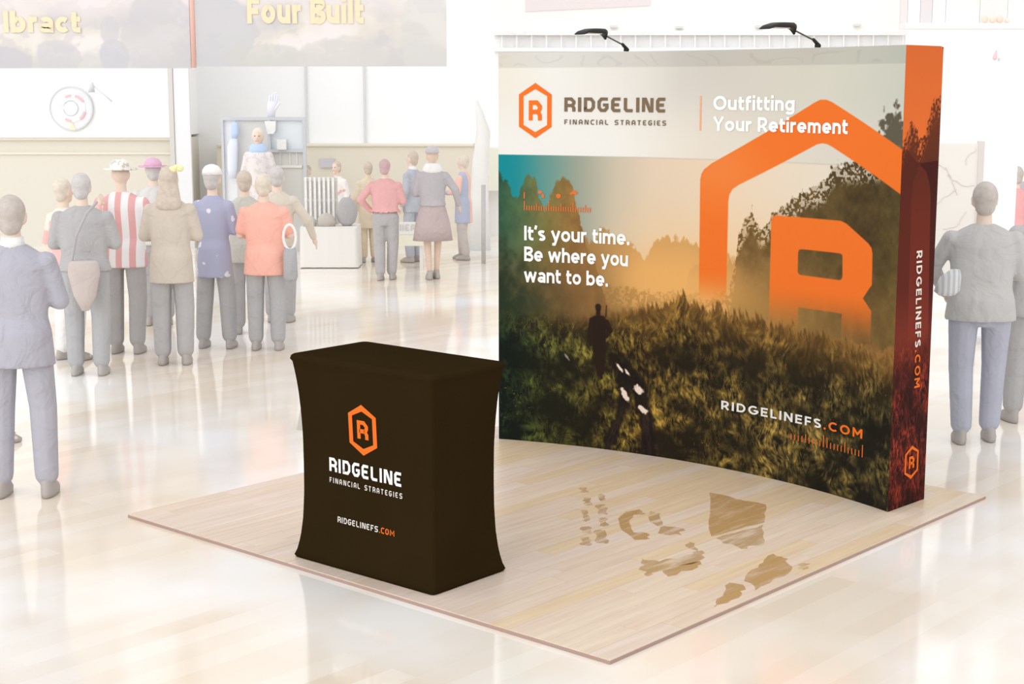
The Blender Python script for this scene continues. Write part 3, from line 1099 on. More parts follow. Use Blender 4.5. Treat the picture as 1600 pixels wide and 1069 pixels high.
def ruler(name, x0, x1, z, hs, up=True):
    v, f = [], []
    n = len(hs)
    for i, h_ in enumerate(hs):
        x = x0 + (x1 - x0) * i / (n - 1)
        k = len(v)
        for (a, b) in ((-.0035, 0), (.0035, 0), (.0035, h_), (-.0035, h_)):
            v.append(surf_front(x + a, z + b, .003))
        f.append((k, k + 1, k + 2, k + 3))
    return v, f


M_RULE = mat('print_rust_orange', (214, 112, 54), .7, .15)
hs = [.06 if i % 10 == 0 else .045 if i % 5 == 0 else .030 for i in range(28)]
v, f = ruler('r', .178, .632, 1.515, hs)
for (cx, cz, w_, h_) in ((.177, 1.61, .005, .03), (.285, 1.633, .016, .014), (.305, 1.61, .010, .02), (.412, 1.612, .018, .020), (.523, 1.637, .022, .016), (.50, 1.63, .010, .012)):
    k = len(v)
    pts = [surf_front(cx + w_ * math.cos(math.radians(t)), cz + h_ * .8 * math.sin(math.radians(t)), .003) for t in range(0, 360, 45)]
    v += pts
    f.append(tuple(range(k, k + 8)))
fr(pyd('ruler_marks', v, f, M_RULE, bd), 'fine rust orange ruler marks above the tagline')
hs = [.035, .035, .035, .035, .05, .035, .035, .035, .035, .07, .06, .035, .035, .035, .035, .055, .035, .035, .035, .035, .07]
v, f = ruler('r', 2.112, 2.660, .262, hs)
fr(pyd('ruler_marks', v, f, M_RULE, bd), 'fine rust orange ruler marks below the web address')


def side_text(a, b, lift):
    """text runs downwards on the end panel: a = distance down from the top of the text, b = across"""
    return surf_side(.2525 - .025 + b * 1.0 - .04 + a * .045, 1.418 - a, lift)


for o in url(side_text, 0.0, .76, .0, .058, mat('print_cream', (236, 224, 212), .7, .15), bd):
    # cap direction must point to the panel's outer edge
    fr(o)


def surf_side2(t, z, lift):
    return surf_side(t, z, lift)


fr(hex_logo('emblem', .226, .240, .145, .19, .016, surf_side2, M_ORANGE, bd), 'small orange hexagon emblem low on the end panel')

# ------------------------------------------------------------------ display lights on the backdrop
M_BLACK = mat('lamp_black_plastic', (24, 22, 18), 0.45, 0.4)
M_STEEL = mat('lamp_arm_steel', (92, 94, 92), 0.35, 0.5, metal=0.4)


def display_light(base, d, label):
    e = empty('display_light', base)
    tag(e, label, 'lamp', 'lamps clipped on the backdrop')
    dx, dy = d
    up = .098

    def P(k, z):
        return (dx * k, dy * k, z)
    mb_ = MB()
    mb_.caps(P(-.012, -.003), P(.035, .030), .012, .009)
    mb_.box(-.014, .014, -.014, .014, -.012, .004)
    mb_.build('clamp', M_BLACK, e, True)
    rcyl(MB(), P(.03, .026), P(.22, up - .012), .0048).build('arm', M_STEEL, e, True)
    # lamp head: a flattened tapering hood
    ax = Vector((dx, dy, 0))
    sd = Vector((-dy, dx, 0))
    prof = ((.195, -.030, .010, .030), (.205, -.004, .030, .034), (.225, .004, .036, .034), (.28, .006, .040, .030), (.35, .005, .044, .026), (.40, -.004, .046, .018), (.425, -.016, .046, .008))
    v, f = [], []
    n = 12
    for (k, zc, wy, hz) in prof:
        for q in range(n):
            a = 2 * math.pi * q / n
            p = ax * k + sd * (wy * math.copysign(abs(math.cos(a)) ** .6, math.cos(a)))
            z = up + zc + hz * .5 * math.copysign(abs(math.sin(a)) ** .6, math.sin(a))
            v.append((p.x, p.y, z))
    for r in range(len(prof) - 1):
        for q in range(n):
            f.append((r * n + q, r * n + (q + 1) % n, (r + 1) * n + (q + 1) % n, (r + 1) * n + q))
    f += [tuple(range(n - 1, -1, -1)), tuple(range((len(prof) - 1) * n, len(prof) * n))]
    h = pyd('lamp_head', v, f, M_BLACK, e, True)
    v = [tuple(ax * k + sd * w_ + Vector((0, 0, up - .0135))) for k, w_ in ((.26, -.03), (.39, -.036), (.39, .036), (.26, .03))]
    v += [(p[0], p[1], p[2] + .004) for p in v]
    pyd('lens', v, [(0, 1, 2, 3), (7, 6, 5, 4), (0, 4, 5, 1), (1, 5, 6, 2), (2, 6, 7, 3), (3, 7, 4, 0)], mat('lamp_lens', (214, 206, 202), .3, .5), h)
    return e


p = surf_front(.89, DH + .014)
display_light((p[0] - .015, p[1] + .05, p[2]), (-.7, -.714), 'black clip-on lamp arching above the RIDGELINE name')
p = surf_front(2.245, DH + .014)
display_light((p[0] - .01, p[1] + .055, p[2]), (-.79, -.61), 'black clip-on lamp arching above the orange hexagon peak')

# ------------------------------------------------------------------ counter
ct_rz = math.radians(-40.5)
CW, CD, CH = .958, .518, 1.02
ce = empty('counter', (-.72, 7.235, MAT_Z), ct_rz)
# local frame: x along the front, y towards the back; the front face is y = 0 ... moved by the pinch
ce.location = (-1.086, 7.457, MAT_Z)
tag(ce, 'dark brown stretch fabric counter with orange emblem on plank flooring', 'counter')


def pinch(z):
    return float(np.interp(z / CH, [0, .03, .07, .12, .2, .32, .45, .6, .72, .82, .90, .96, 1], [0, .009, .018, .026, .034, .039, .040, .039, .034, .027, .018, .009, 0]))


def counter_ring(z, inset, rad):
    x0, x1, y0, y1 = inset, CW - inset, inset, CD - inset
    pts = []
    for (cx_, cy_, a0) in ((x1 - rad, y0 + rad, -90), (x1 - rad, y1 - rad, 0), (x0 + rad, y1 - rad, 90), (x0 + rad, y0 + rad, 180)):
        for k in range(7):
            a = math.radians(a0 + 15 * k)
            pts.append((cx_ + rad * math.cos(a), cy_ + rad * math.sin(a), z))
    return pts


v, f = [], []
lev = [(0.0, .006, .02)] + [(CH * k / 26, pinch(CH * k / 26), .022) for k in range(0, 27) if k > 0 and k < 26]
lev = [(0.0, .008, .022), (.012, .001, .022)] + [(z, p_, .022) for z, p_, _ in lev if z > .03 and z < CH - .03]
lev += [(CH - .026, .000, .024), (CH - .010, .003, .026), (CH - .003, .010, .03), (CH, .024, .03)]
n = 28
for (z, p_, r_) in lev:
    v += counter_ring(z, p_, r_)
for i in range(len(lev) - 1):
    for k in range(n):
        f.append((i * n + k, i * n + (k + 1) % n, (i + 1) * n + (k + 1) % n, (i + 1) * n + k))
f.append(tuple(range(n - 1, -1, -1)))
M_BROWN = mat('stretch_fabric_dark_brown', (45, 34, 18), 1.0, .0, noise=.06, nscale=2.5)
body = pyd('fabric_skirt', v, f, M_BROWN, ce, True)
top = [p_ for p_ in counter_ring(CH, .024, .03)]
tb = [(p_[0], p_[1], CH - .012) for p_ in top]
tv = top + tb
tf = [tuple(range(n)), tuple(range(2 * n - 1, n - 1, -1))] + [(i, i + n, (i + 1) % n + n, (i + 1) % n) for i in range(n)]
pyd('top_panel', tv, tf, M_BROWN, ce)
# base plate; its gold paints the contact shadow and reflection at the foot
MB().prism([(p_[0], p_[1]) for p_ in counter_ring(0, .012, .03)], 'z', -.0005, .006).build('base_shadow_plate', mat('base_plate_shadow_gold', (168, 132, 76), .5, .3), ce)


def surf_counter(x, z, lift):
    return (x, pinch(z) - lift, z)


hex_logo('emblem', .478, .700, .186, .246, .026, surf_counter, M_ORANGE, ce)['label'] = 'orange hexagon emblem with letter R'
lettering('company_name', 'RIDGELINE', block_glyph, .205, .17, .240, .466, .728, .068, surf_counter, M_INKW, ce)['label'] = 'white lettering RIDGELINE'
two_words('company_subtitle', 'FINANCIAL', 'STRATEGIES', block_glyph, .2, .36, .240, .410, .730, .026, surf_counter, mat('print_grey_white', (214, 210, 202), .7, .15), ce)
url(surf_counter, .296, .680, .222, .029, mat('print_grey_white', (214, 210, 202), .7, .15), ce, block_glyph, .2, .2)
# ------------------------------------------------------------------ people
def cloth(name, rgb):
    new = 'cloth_' + name not in MATS
    m = mat('cloth_' + name, rgb, .9, .15, noise=.035, nscale=5)
    if new:
        nt = m.node_tree
        tc = nt.nodes.new('ShaderNodeTexCoord')
        n = nt.nodes.new('ShaderNodeTexNoise')
        n.inputs['Scale'].default_value = 5.5
        n.inputs['Detail'].default_value = 3
        n.inputs['Distortion'].default_value = 1.2
        bp = nt.nodes.new('ShaderNodeBump')
        bp.inputs['Strength'].default_value = .55
        bp.inputs['Distance'].default_value = .05
        nt.links.new(tc.outputs['Object'], n.inputs['Vector'])
        nt.links.new(n.outputs['Fac'], bp.inputs['Height'])
        nt.links.new(bp.outputs['Normal'], nt.nodes['Principled BSDF'].inputs['Normal'])
    return m


SKIN = mat('skin_pale', (236, 214, 198), .7, .3)
SKIN2 = mat('skin_tan', (226, 202, 184), .7, .3)
M_SHOE = mat('shoe_grey', (184, 178, 174), .6, .3)


def stripes_mat(name, a, b, scale):
    m = bpy.data.materials.new(name)
    m.use_nodes = True
    nt = m.node_tree
    bs = nt.nodes['Principled BSDF']
    bs.inputs['Roughness'].default_value = .9
    tc = nt.nodes.new('ShaderNodeTexCoord')
    w = nt.nodes.new('ShaderNodeTexWave')
    w.bands_direction = 'X'
    w.inputs['Scale'].default_value = scale
    w.inputs['Distortion'].default_value = .6
    w.inputs['Detail'].default_value = 0
    r = nt.nodes.new('ShaderNodeValToRGB')
    r.color_ramp.interpolation = 'CONSTANT'
    r.color_ramp.elements[0].color = (*lin(a), 1)
    r.color_ramp.elements[1].color = (*lin(b), 1)
    r.color_ramp.elements[1].position = .45
    nt.links.new(tc.outputs['Object'], w.inputs['Vector'])
    nt.links.new(w.outputs['Fac'], r.inputs['Fac'])
    nt.links.new(r.outputs['Color'], bs.inputs['Base Color'])
    return m


def spots_mat(name, a, b, scale, thr):
    m = bpy.data.materials.new(name)
    m.use_nodes = True
    nt = m.node_tree
    bs = nt.nodes['Principled BSDF']
    bs.inputs['Roughness'].default_value = .9
    tc = nt.nodes.new('ShaderNodeTexCoord')
    w = nt.nodes.new('ShaderNodeTexNoise')
    w.inputs['Scale'].default_value = scale
    w.inputs['Detail'].default_value = 2
    r = nt.nodes.new('ShaderNodeValToRGB')
    r.color_ramp.elements[0].color = (*lin(a), 1)
    r.color_ramp.elements[1].color = (*lin(b), 1)
    r.color_ramp.elements[0].position = thr
    r.color_ramp.elements[1].position = thr + .03
    nt.links.new(tc.outputs['Object'], w.inputs['Vector'])
    nt.links.new(w.outputs['Fac'], r.inputs['Fac'])
    nt.links.new(r.outputs['Color'], bs.inputs['Base Color'])
    return m


def person(label, loc, h, head=0, top=None, legs=None, hair=None, skin=None, wide=1.0, apart=.10, step=0.0,
           arm_l=None, arm_r=None, short=False, skirt=None, hair_long=0.0, hem=.86, shoes=None, flare=1.18, collar=None,
           vox=.013, hat=None, lean=0.0, face=False, scarf=None, bare_legs=False, group='people standing in the hall', turn=0.0):
    """upright figure built at 1.75 m; y is its facing direction; head = heading in degrees (0 faces away from the stand)"""
    e = empty('person', (loc[0], loc[1], 0), math.radians(head))
    k = h / 1.75
    e.scale = (k, k, k)
    tag(e, label, 'person', group)
    skin = skin or SKIN
    W = wide
    hipx, shx = .088 * W, .185 * W

    def Lz(z):       # forward lean of the trunk
        return lean * max(0, z - .9)
    # joints
    J = {}
    for s, nm in ((-1, 'l'), (1, 'r')):
        J['hip' + nm] = Vector((s * hipx, 0, .92))
        fy = step * (1 if s > 0 else -1)
        J['ank' + nm] = Vector((s * (apart), fy, .085))
        J['kne' + nm] = (J['hip' + nm] + J['ank' + nm]) / 2 + Vector((s * .008, .03, .02))
        J['sho' + nm] = Vector((s * shx * .93, Lz(1.38), 1.385))
        a = arm_l if s < 0 else arm_r
        if a is None:
            el, wr = Vector((s * (shx + .055), -.02, 1.135)), Vector((s * (shx + .05), .06, .90))
        elif a == 'front':
            el, wr = Vector((s * (shx + .045), .03, 1.15)), Vector((s * (shx - .06), .27, 1.12))
        elif a == 'hip':
            el, wr = Vector((s * (shx + .15), -.04, 1.17)), Vector((s * (shx + .02), .08, 1.0))
        elif a == 'up':
            el, wr = Vector((s * (shx + .06), .16, 1.32)), Vector((s * (shx - .04), .30, 1.48))
        else:
            el, wr = Vector(a[0]), Vector(a[1])
        el = el + Vector((0, Lz(1.2), 0))
        wr = wr + Vector((0, Lz(1.1), 0))
        J['elb' + nm], J['wri' + nm] = el, wr
    hc = Vector((0, .012 + Lz(1.62), 1.635))
    b = MB()
    b.loft([(0, 0, .84, .11 * W, .085), (0, 0, .92, .158 * W, .105), (0, Lz(1.05), 1.05, .138 * W, .092), (0, Lz(1.2), 1.20, .150 * W, .104),
            (0, Lz(1.34), 1.34, .165 * W, .104), (0, Lz(1.42), 1.42, .145 * W, .082), (0, Lz(1.47), 1.465, .075, .062)], 18)
    b.caps((0, Lz(1.45) - .005, 1.44), (0, Lz(1.54), 1.55), .056, .05)
    # head with jaw, nose and ears
    ct_, st_ = math.cos(math.radians(turn)), math.sin(math.radians(turn))

    def hd(x, y, z):
        return (hc.x + x * ct_ - y * st_, hc.y + x * st_ + y * ct_, hc.z + z)
    b.ell((hc.x, hc.y - .005, hc.z + .012), (.074, .092, .103), 16, 10)
    b.caps(hd(0, .035, -.03), hd(0, .048, -.075), .055, .036)
    b.caps(hd(0, .088, .01), hd(0, .106, -.022), .010, .015)
    for s in (-1, 1):
        b.caps(hd(s * .076, -.005, .015), hd(s * .074, -.01, -.03), .017, .012, 8)
    for nm, s in (('l', -1), ('r', 1)):
        b.caps(J['sho' + nm], J['elb' + nm], .048, .040)
        b.caps(J['elb' + nm], J['wri' + nm], .040, .027)
        d = (J['wri' + nm] - J['elb' + nm]).normalized()
        side = Vector((0, 1, 0)) - d * d.y
        side = side.normalized() if side.length > .1 else Vector((1, 0, 0))
        nrm = d.cross(side)
        w_ = J['wri' + nm]
        b.caps(w_, w_ + d * .055, .026, .030)
        for q in range(4):
            o_ = side * (-.026 + .0175 * q)
            Lf = (.070, .082, .078, .060)[q]
            p0 = w_ + d * .07 + o_
            p1 = p0 + d * Lf * .55
            b.caps(w_ + d * .05 + o_ * .8, p0, .011, .0105, 8)
            b.caps(p0, p1, .0105, .0095, 8)
            b.caps(p1, p1 + d * Lf * .42 - nrm * s * .018, .0095, .008, 8)
        b.caps(w_ + d * .03 + side * .02, w_ + d * .065 + side * .055, .013, .011, 8)
        b.caps(w_ + d * .065 + side * .055, w_ + d * .095 + side * .06, .011, .009, 8)
        b.caps(J['hip' + nm], J['kne' + nm], .082, .056)
        b.caps(J['kne' + nm], J['ank' + nm], .055, .036)
        a = J['ank' + nm]
        b.caps(a + Vector((0, -.03, -.045)), a + Vector((s * .02, .13, -.055)), .036, .028)
    b.remesh('body', skin, e, vox, 2)
    # hair
    if hair is not None:
        hb = MB()
        hb.ell((hc.x, hc.y - .022, hc.z + .032), (.085, .094, .100), 16, 9)
        if not hair_long:
            hb.ell((hc.x, hc.y - .045, hc.z - .03), (.070, .058, .075), 14, 8)
        else:
            L = hair_long
            hb.loft([(hc.x, hc.y - .030, hc.z + .05, .070, .066), (hc.x, hc.y - .045, hc.z - .06, .092, .062), (hc.x, hc.y - .080, hc.z - .17, .112, .052),
                     (hc.x, hc.y - .095, hc.z - .17 - L * .6, .115, .042), (hc.x, hc.y - .095, hc.z - .18 - L, .085, .03)], 14)
        hb.remesh('hair', hair, e, .012, 2)
    if hat:
        kind, hm = hat
        hb = MB()
        hb.loft([(hc.x, hc.y - .01, hc.z + .045, .094, .108), (hc.x, hc.y - .01, hc.z + .09, .090, .102), (hc.x, hc.y - .015, hc.z + .13, .060, .07), (hc.x, hc.y - .015, hc.z + .145, .02, .02)], 18)
        if kind == 'brim':
            hb.loft([(hc.x, hc.y, hc.z + .045, .15, .16), (hc.x, hc.y, hc.z + .058, .15, .16)], 20)
        elif kind == 'cap':
            hb.loft([(hc.x, hc.y + .10, hc.z + .045, .07, .09), (hc.x, hc.y + .10, hc.z + .058, .065, .085)], 16)
        hb.build('hat', hm, e, True)
    # shirt or jacket
    if top is not None:
        g = .016
        tb_ = MB()
        tb_.loft([(0, 0, hem, (.178 * W + g) * (1.02 if not skirt else .9), .148), (0, 0, .98, .168 * W + g, .140), (0, Lz(1.06), 1.06, .152 * W + g, .108), (0, Lz(1.2), 1.20, .160 * W + g, .116),
                  (0, Lz(1.34), 1.34, .172 * W + g, .115), (0, Lz(1.40), 1.40, .158 * W + g, .098), (0, Lz(1.445), 1.445, .125 * W, .082), (0, Lz(1.49), 1.482, .075, .068)], 20)
        for nm in 'lr':
            tb_.caps(J['sho' + nm] + Vector((0, 0, -.005)), J['elb' + nm] if not short else J['sho' + nm].lerp(J['elb' + nm], .78), .061, .055 if not short else .060)
            if not short:
                tb_.caps(J['elb' + nm], J['elb' + nm].lerp(J['wri' + nm], .93), .056, .040)
        tb_.remesh('top', top, e, vox, 3)
    if collar:
        cb = MB()
        cb.loft([(0, Lz(1.48) - .004, 1.455, .078, .072), (0, Lz(1.5) - .004, 1.50, .066, .062), (0, Lz(1.52), 1.525, .062, .058)], 16)
        cb.build('collar', collar, e, True)
    if scarf:
        cb = MB()
        cb.loft([(0, Lz(1.48), 1.42, .12, .09), (0, Lz(1.48), 1.46, .135, .105), (0, Lz(1.5), 1.51, .115, .10), (0, Lz(1.52), 1.55, .085, .08)], 16)
        cb.remesh('scarf', scarf, e, .014, 2)
    if legs is not None:
        lb = MB()
        lb.loft([(0, 0, .80, .150 * W, .10), (0, 0, .90, .170 * W, .117), (0, 0, 1.0, .155 * W, .108)], 18)
        for nm in 'lr':
            a = J['ank' + nm]
            lb.caps(J['hip' + nm], J['kne' + nm], .096 * W ** .5, .074 * flare)
            lb.caps(J['kne' + nm], a + Vector((0, -.005, .045)), .074 * flare, .064 * flare)
        lb.remesh('trousers', legs, e, vox, 3)
    if skirt:
        sm, z0 = skirt
        sb = MB()
        sb.loft([(0, 0, z0, .27 * W, .19), (0, 0, z0 + (1.03 - z0) * .45, .235 * W, .165), (0, 0, .93, .185 * W, .13), (0, 0, 1.03, .152 * W, .11)], 26)
        sb.build('skirt', sm, e, True)
    shoes = shoes or M_SHOE
    for nm, s in (('l', -1), ('r', 1)):
        a = J['ank' + nm]
        x, y = a.x, a.y
        sb = MB()
        sb.loft([(x + s * .006, y + .045, .004, .046, .135), (x + s * .006, y + .045, .03, .049, .138), (x + s * .004, y + .03, .06, .044, .112), (x, y - .01, .095, .042, .060), (x, y - .012, .12, .040, .052)], 16)
        sb.build('shoe', shoes, e, True)
    if face:
        fm = mat('face_dark', (150, 128, 120), .6, .3)
        for s in (-1, 1):
            MB().ell(hd(s * .030, .083, .018), (.011, .010, .007), 8, 5).build('eye', fm, e, True)
        MB().caps(hd(-.02, .080, -.052), hd(.02, .080, -.052), .006, .006, 8).build('mouth', mat('face_lips', (214, 160, 152), .6, .3), e, True)
    return e


K_BLACK = cloth('hazed_black', (185, 183, 184))  # haze over the crowd is painted into these lightened cloth and hair colours
K_CHAR = cloth('hazed_charcoal', (182, 182, 184))
K_NAVY = cloth('hazed_navy', (184, 183, 194))
K_NAVY2 = cloth('hazed_dark_navy', (188, 192, 202))
K_JEAN = cloth('hazed_denim', (184, 186, 200))
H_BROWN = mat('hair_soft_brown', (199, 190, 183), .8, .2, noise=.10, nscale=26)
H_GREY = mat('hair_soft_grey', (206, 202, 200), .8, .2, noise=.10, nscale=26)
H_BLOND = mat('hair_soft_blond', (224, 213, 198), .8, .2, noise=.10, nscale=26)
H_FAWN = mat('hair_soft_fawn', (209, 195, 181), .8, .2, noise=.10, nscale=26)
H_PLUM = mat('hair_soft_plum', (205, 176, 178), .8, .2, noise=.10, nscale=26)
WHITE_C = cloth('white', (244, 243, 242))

# the crowd on the left, backs to the stand
person('man in a haze-paled navy suit seen from behind, nearest at the left', (-2.79, 8.70), 1.71, 4, K_NAVY, K_NAVY, H_BROWN, apart=.13, wide=1.08, collar=WHITE_C, hem=.78, arm_l='front', arm_r='front', flare=1.1, vox=.012)
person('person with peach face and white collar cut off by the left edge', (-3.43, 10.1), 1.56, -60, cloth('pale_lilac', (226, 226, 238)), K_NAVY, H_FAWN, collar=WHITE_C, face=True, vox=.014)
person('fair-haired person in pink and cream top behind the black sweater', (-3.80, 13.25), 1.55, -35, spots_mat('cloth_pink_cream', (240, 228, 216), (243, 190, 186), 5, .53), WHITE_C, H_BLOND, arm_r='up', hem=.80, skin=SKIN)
p3 = person('man in a haze-paled black sweater with grey hair in the crowd', (-3.45, 12.55), 1.63, 2, K_BLACK, K_CHAR, H_GREY, wide=1.2, apart=.11, arm_l='front', arm_r='front', hem=.92)
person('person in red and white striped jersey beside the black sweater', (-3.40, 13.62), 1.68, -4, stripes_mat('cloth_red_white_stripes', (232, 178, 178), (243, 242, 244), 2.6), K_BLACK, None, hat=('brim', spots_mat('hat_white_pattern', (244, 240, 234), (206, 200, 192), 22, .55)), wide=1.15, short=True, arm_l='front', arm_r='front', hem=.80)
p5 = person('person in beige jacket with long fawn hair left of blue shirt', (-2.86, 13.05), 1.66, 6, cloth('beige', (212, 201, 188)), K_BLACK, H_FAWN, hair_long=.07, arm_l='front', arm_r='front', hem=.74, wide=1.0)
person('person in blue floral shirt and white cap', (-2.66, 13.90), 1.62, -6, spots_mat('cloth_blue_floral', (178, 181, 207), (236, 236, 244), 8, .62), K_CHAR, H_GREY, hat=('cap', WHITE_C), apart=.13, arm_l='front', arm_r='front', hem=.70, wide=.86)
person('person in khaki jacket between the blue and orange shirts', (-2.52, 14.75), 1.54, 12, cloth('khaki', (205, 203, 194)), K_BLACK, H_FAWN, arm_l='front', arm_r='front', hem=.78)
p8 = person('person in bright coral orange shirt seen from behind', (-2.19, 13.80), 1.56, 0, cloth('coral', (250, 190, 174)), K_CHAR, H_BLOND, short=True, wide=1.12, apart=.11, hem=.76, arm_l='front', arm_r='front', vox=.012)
person('person with tan sleeve standing behind the coral shirt', (-2.32, 15.5), 1.54, -6, cloth('tan_sleeve', (222, 212, 198)), K_BLACK, H_GREY, arm_r=((.33, .02, 1.16), (.38, .10, .95)), arm_l='front')
person('person in magenta hat half hidden behind the beige jacket', (-3.50, 15.3), 1.62, 15, cloth('pale_grey', (222, 220, 218)), K_BLACK, H_GREY, hat=('brim', cloth('magenta_hat', (226, 184, 208))))
# belongings carried by the crowd
bag = MB()
bag.loft([(0, 0, 0, .03, .02), (0, 0, .12, .09, .05), (0, 0, .30, .13, .06), (0, 0, .38, .12, .06), (0, 0, .40, .10, .04)], 16)
o = empty('shoulder_bag', (-3.40, 12.33, .56))
bag.build('pouch', cloth('rose_brown', (204, 192, 187)), o, True)
sp = MB()
pts = [(-.10, 0, .36), (-.04, -.03, .60), (.05, -.02, .78), (.12, .02, .86)]
for a_, b_ in zip(pts[:-1], pts[1:]):
    sp.caps(a_, b_, .012, .012, 8)
sp.build('strap', K_BLACK, o, True)
tag(o, 'rose brown shoulder bag hanging below the black sweater', 'bag')
bw_ = empty('tote_bag', (-1.955, 13.70, .89))
tag(bw_, 'white-handled tote bag at the side of the coral shirt', 'bag')
hp = MB()
pts = [(.055 * math.sin(t) - .0, 0, 0.02 + .11 * (1 - math.cos(t))) for t in [math.pi * q / 8 for q in range(17)]]
for a_, b_ in zip(pts[:-1], pts[1:]):
    hp.caps(a_, b_, .012, .012, 8)
hp.build('handle', WHITE_C, bw_, True)
MB().loft([(0, 0, -.26, .05, .04), (0, 0, -.22, .065, .05), (0, 0, -.02, .06, .04), (0, 0, .03, .05, .03)], 14).build('pouch', K_CHAR, bw_, True)
bow = MB().ell((-.03, 0, 0), (.036, .025, .03)).ell((.03, 0, 0.01), (.036, .025, .03)).ell((0, 0, .02), (.022, .03, .024))
o = bow.build('hair_bow', mat('bow_yellow', (242, 240, 184), .8, .2), p5, True)
o.location = (.075, -.05, 1.735)

# people further back in the middle
person('woman in red top and black trousers walking on the polished floor', (-1.54, 19.0), 1.46, -8, cloth('soft_red', (230, 178, 178)), K_BLACK, H_PLUM, wide=1.15, apart=.07, step=.07, hem=1.02, arm_l='hip', arm_r='front', vox=.015)
person('woman in plum skirt with dark jacket, white scarf and hat', (-.97, 19.1), 1.60, 10, cloth('soft_black', (190, 186, 190)), None, None, skirt=(cloth('soft_plum', (196, 180, 180)), .52), hat=('round', cloth('hat_grey', (205, 200, 204))), scarf=WHITE_C, hem=.98, apart=.05, step=.05, arm_r=((.30, -.04, 1.2), (.36, .06, .98)), arm_l='front', skin=SKIN2, vox=.015)
person('man in dark navy suit facing the red top', (-1.33, 21.0), 1.48, 60, K_NAVY2, K_NAVY2, H_FAWN, collar=WHITE_C, hem=.80, vox=.016)
person('person in orange shirt and blue coat near the backdrop edge', (-.66, 21.3), 1.42, 70, stripes_mat('cloth_orange_blue', (246, 200, 186), (184, 192, 214), 1.35), cloth('soft_brown_grey', (205, 198, 194)), H_BLOND, hem=.62, wide=.9, arm_l='front', arm_r='front', apart=.08, step=.06, vox=.016)
person('person in pale beige dress behind the red top', (-1.93, 21.0), 1.34, 20, cloth('sand_beige', (228, 214, 190)), cloth('sand_beige', (228, 214, 190)), H_FAWN, hem=.60, wide=.9, vox=.016)
person('person in white and red top behind the white table', (-2.46, 22.0), 1.30, 150, spots_mat('cloth_white_red', (244, 240, 238), (232, 186, 184), 6, .55), K_CHAR, H_FAWN, hem=.80, face=True, vox=.016)
person('person in dark patterned top standing behind the kiosk table', (-2.95, 22.6), 1.22, 170, spots_mat('cloth_dark_pattern', (190, 186, 188), (240, 214, 190), 6, .56), K_CHAR, H_BROWN, face=True, vox=.016)

# people at the right-hand edge
person('man in grey sweater and blue trousers right of the backdrop', (3.06, 10.1), 1.70, -8, cloth('dove_grey', (200, 198, 197)), K_JEAN, H_BROWN, wide=1.22, apart=.10, step=.05, hem=.84, arm_l=((-.31, .10, 1.17), (-.20, .22, .98)), arm_r='front', lean=.06, flare=1.12, vox=.012)
person('man in grey suit cut off by the right edge', (3.66, 10.75), 1.68, 6, cloth('stone_grey', (192, 191, 190)), cloth('slate_grey', (184, 183, 183)), H_BROWN, wide=1.12, apart=.16, hem=.78, arm_l=((-.27, -.02, 1.16), (-.25, .05, .93)), flare=1.15, vox=.012)
person('person in red top far behind the grey sweater', (5.47, 17.0), 1.47, 10, cloth('rose_red', (240, 176, 178)), K_BLACK, H_BROWN, arm_l='front', arm_r='front', vox=.016)
person('person in dark jacket far back at the right edge', (5.98, 17.9), 1.54, -10, cloth('soft_dark', (190, 188, 190)), K_BLACK, H_PLUM, wide=1.15, vox=.016)

# ------------------------------------------------------------------ hanging painted banners
def banner_art(seed, dark):
    def fn(U, V):
        s, z = U * 2.7, V * 1.25
        n = fbm(s, z, .55, .38, seed, 4)
        n2 = fbm(s + .4 * n, z, .22, .16, seed + 9, 3)
        c = ramp(n, [(.3, (208, 206, 206)), (.45, (222, 217, 209)), (.55, (230, 224, 218)), (.7, (236, 229, 228))])
        c = mix(c, (205, 203, 205), sst(.55, .60, n2) * .55)
        up = sst(.35, .62, V)
        c = mix(c, (232, 224, 226), up * .8)
        c = mix(c, (203, 203, 200), sst(.16, .02, V + (n2 - .5) * .3) * .7)
        for (cx, cz, rx, rz, col_, a) in dark:
            d = np.hypot((s - cx) / rx, (z - cz) / rz) + (n2 - .5) * .5
            c = mix(c, col_, sst(1.05, .95, d) * a)
        return c
    return fn


def banner(label, x0, x1, z0, y, seed, dark, words, wx0, wx1, wz, cap, lab2):
    e = empty('painted_banner', ((x0 + x1) / 2, y, z0))
    tag(e, label, 'banner', 'painted banners hung across the hall')
    w = x1 - x0
    hgt = 1.25

    def pos(U, V):
        return np.stack([(U - .5) * w, -.022 + 0 * U, V * hgt], -1)
    m = vcol_mat('banner_print_%d' % seed, .85, .1)
    grid_mesh('print', 150, 80, pos, banner_art(seed, dark), m, e)
    MB().box(-w / 2, w / 2, -.018, .02, 0, hgt).build('board', mat('banner_board', (222, 220, 216)), e)
    rcyl(MB(), (-w / 2 + .2, 0, hgt), (-w / 2 + .2, 0, hgt + 1.2), .008).build('cable', M_GREYD, e)
    rcyl(MB(), (w / 2 - .2, 0, hgt), (w / 2 - .2, 0, hgt + 1.2), .008).build('cable', M_GREYD, e)

    def sf(a, b, lift):
        return (a - (x0 + x1) / 2, -.022 - lift * 3, b - z0)
    lettering('banner_lettering', words, round_glyph, .24, .10, wx0, wz, wx1, cap, sf, mat('banner_gold', (252, 226, 192), .8, .1), e)['label'] = lab2
    return e


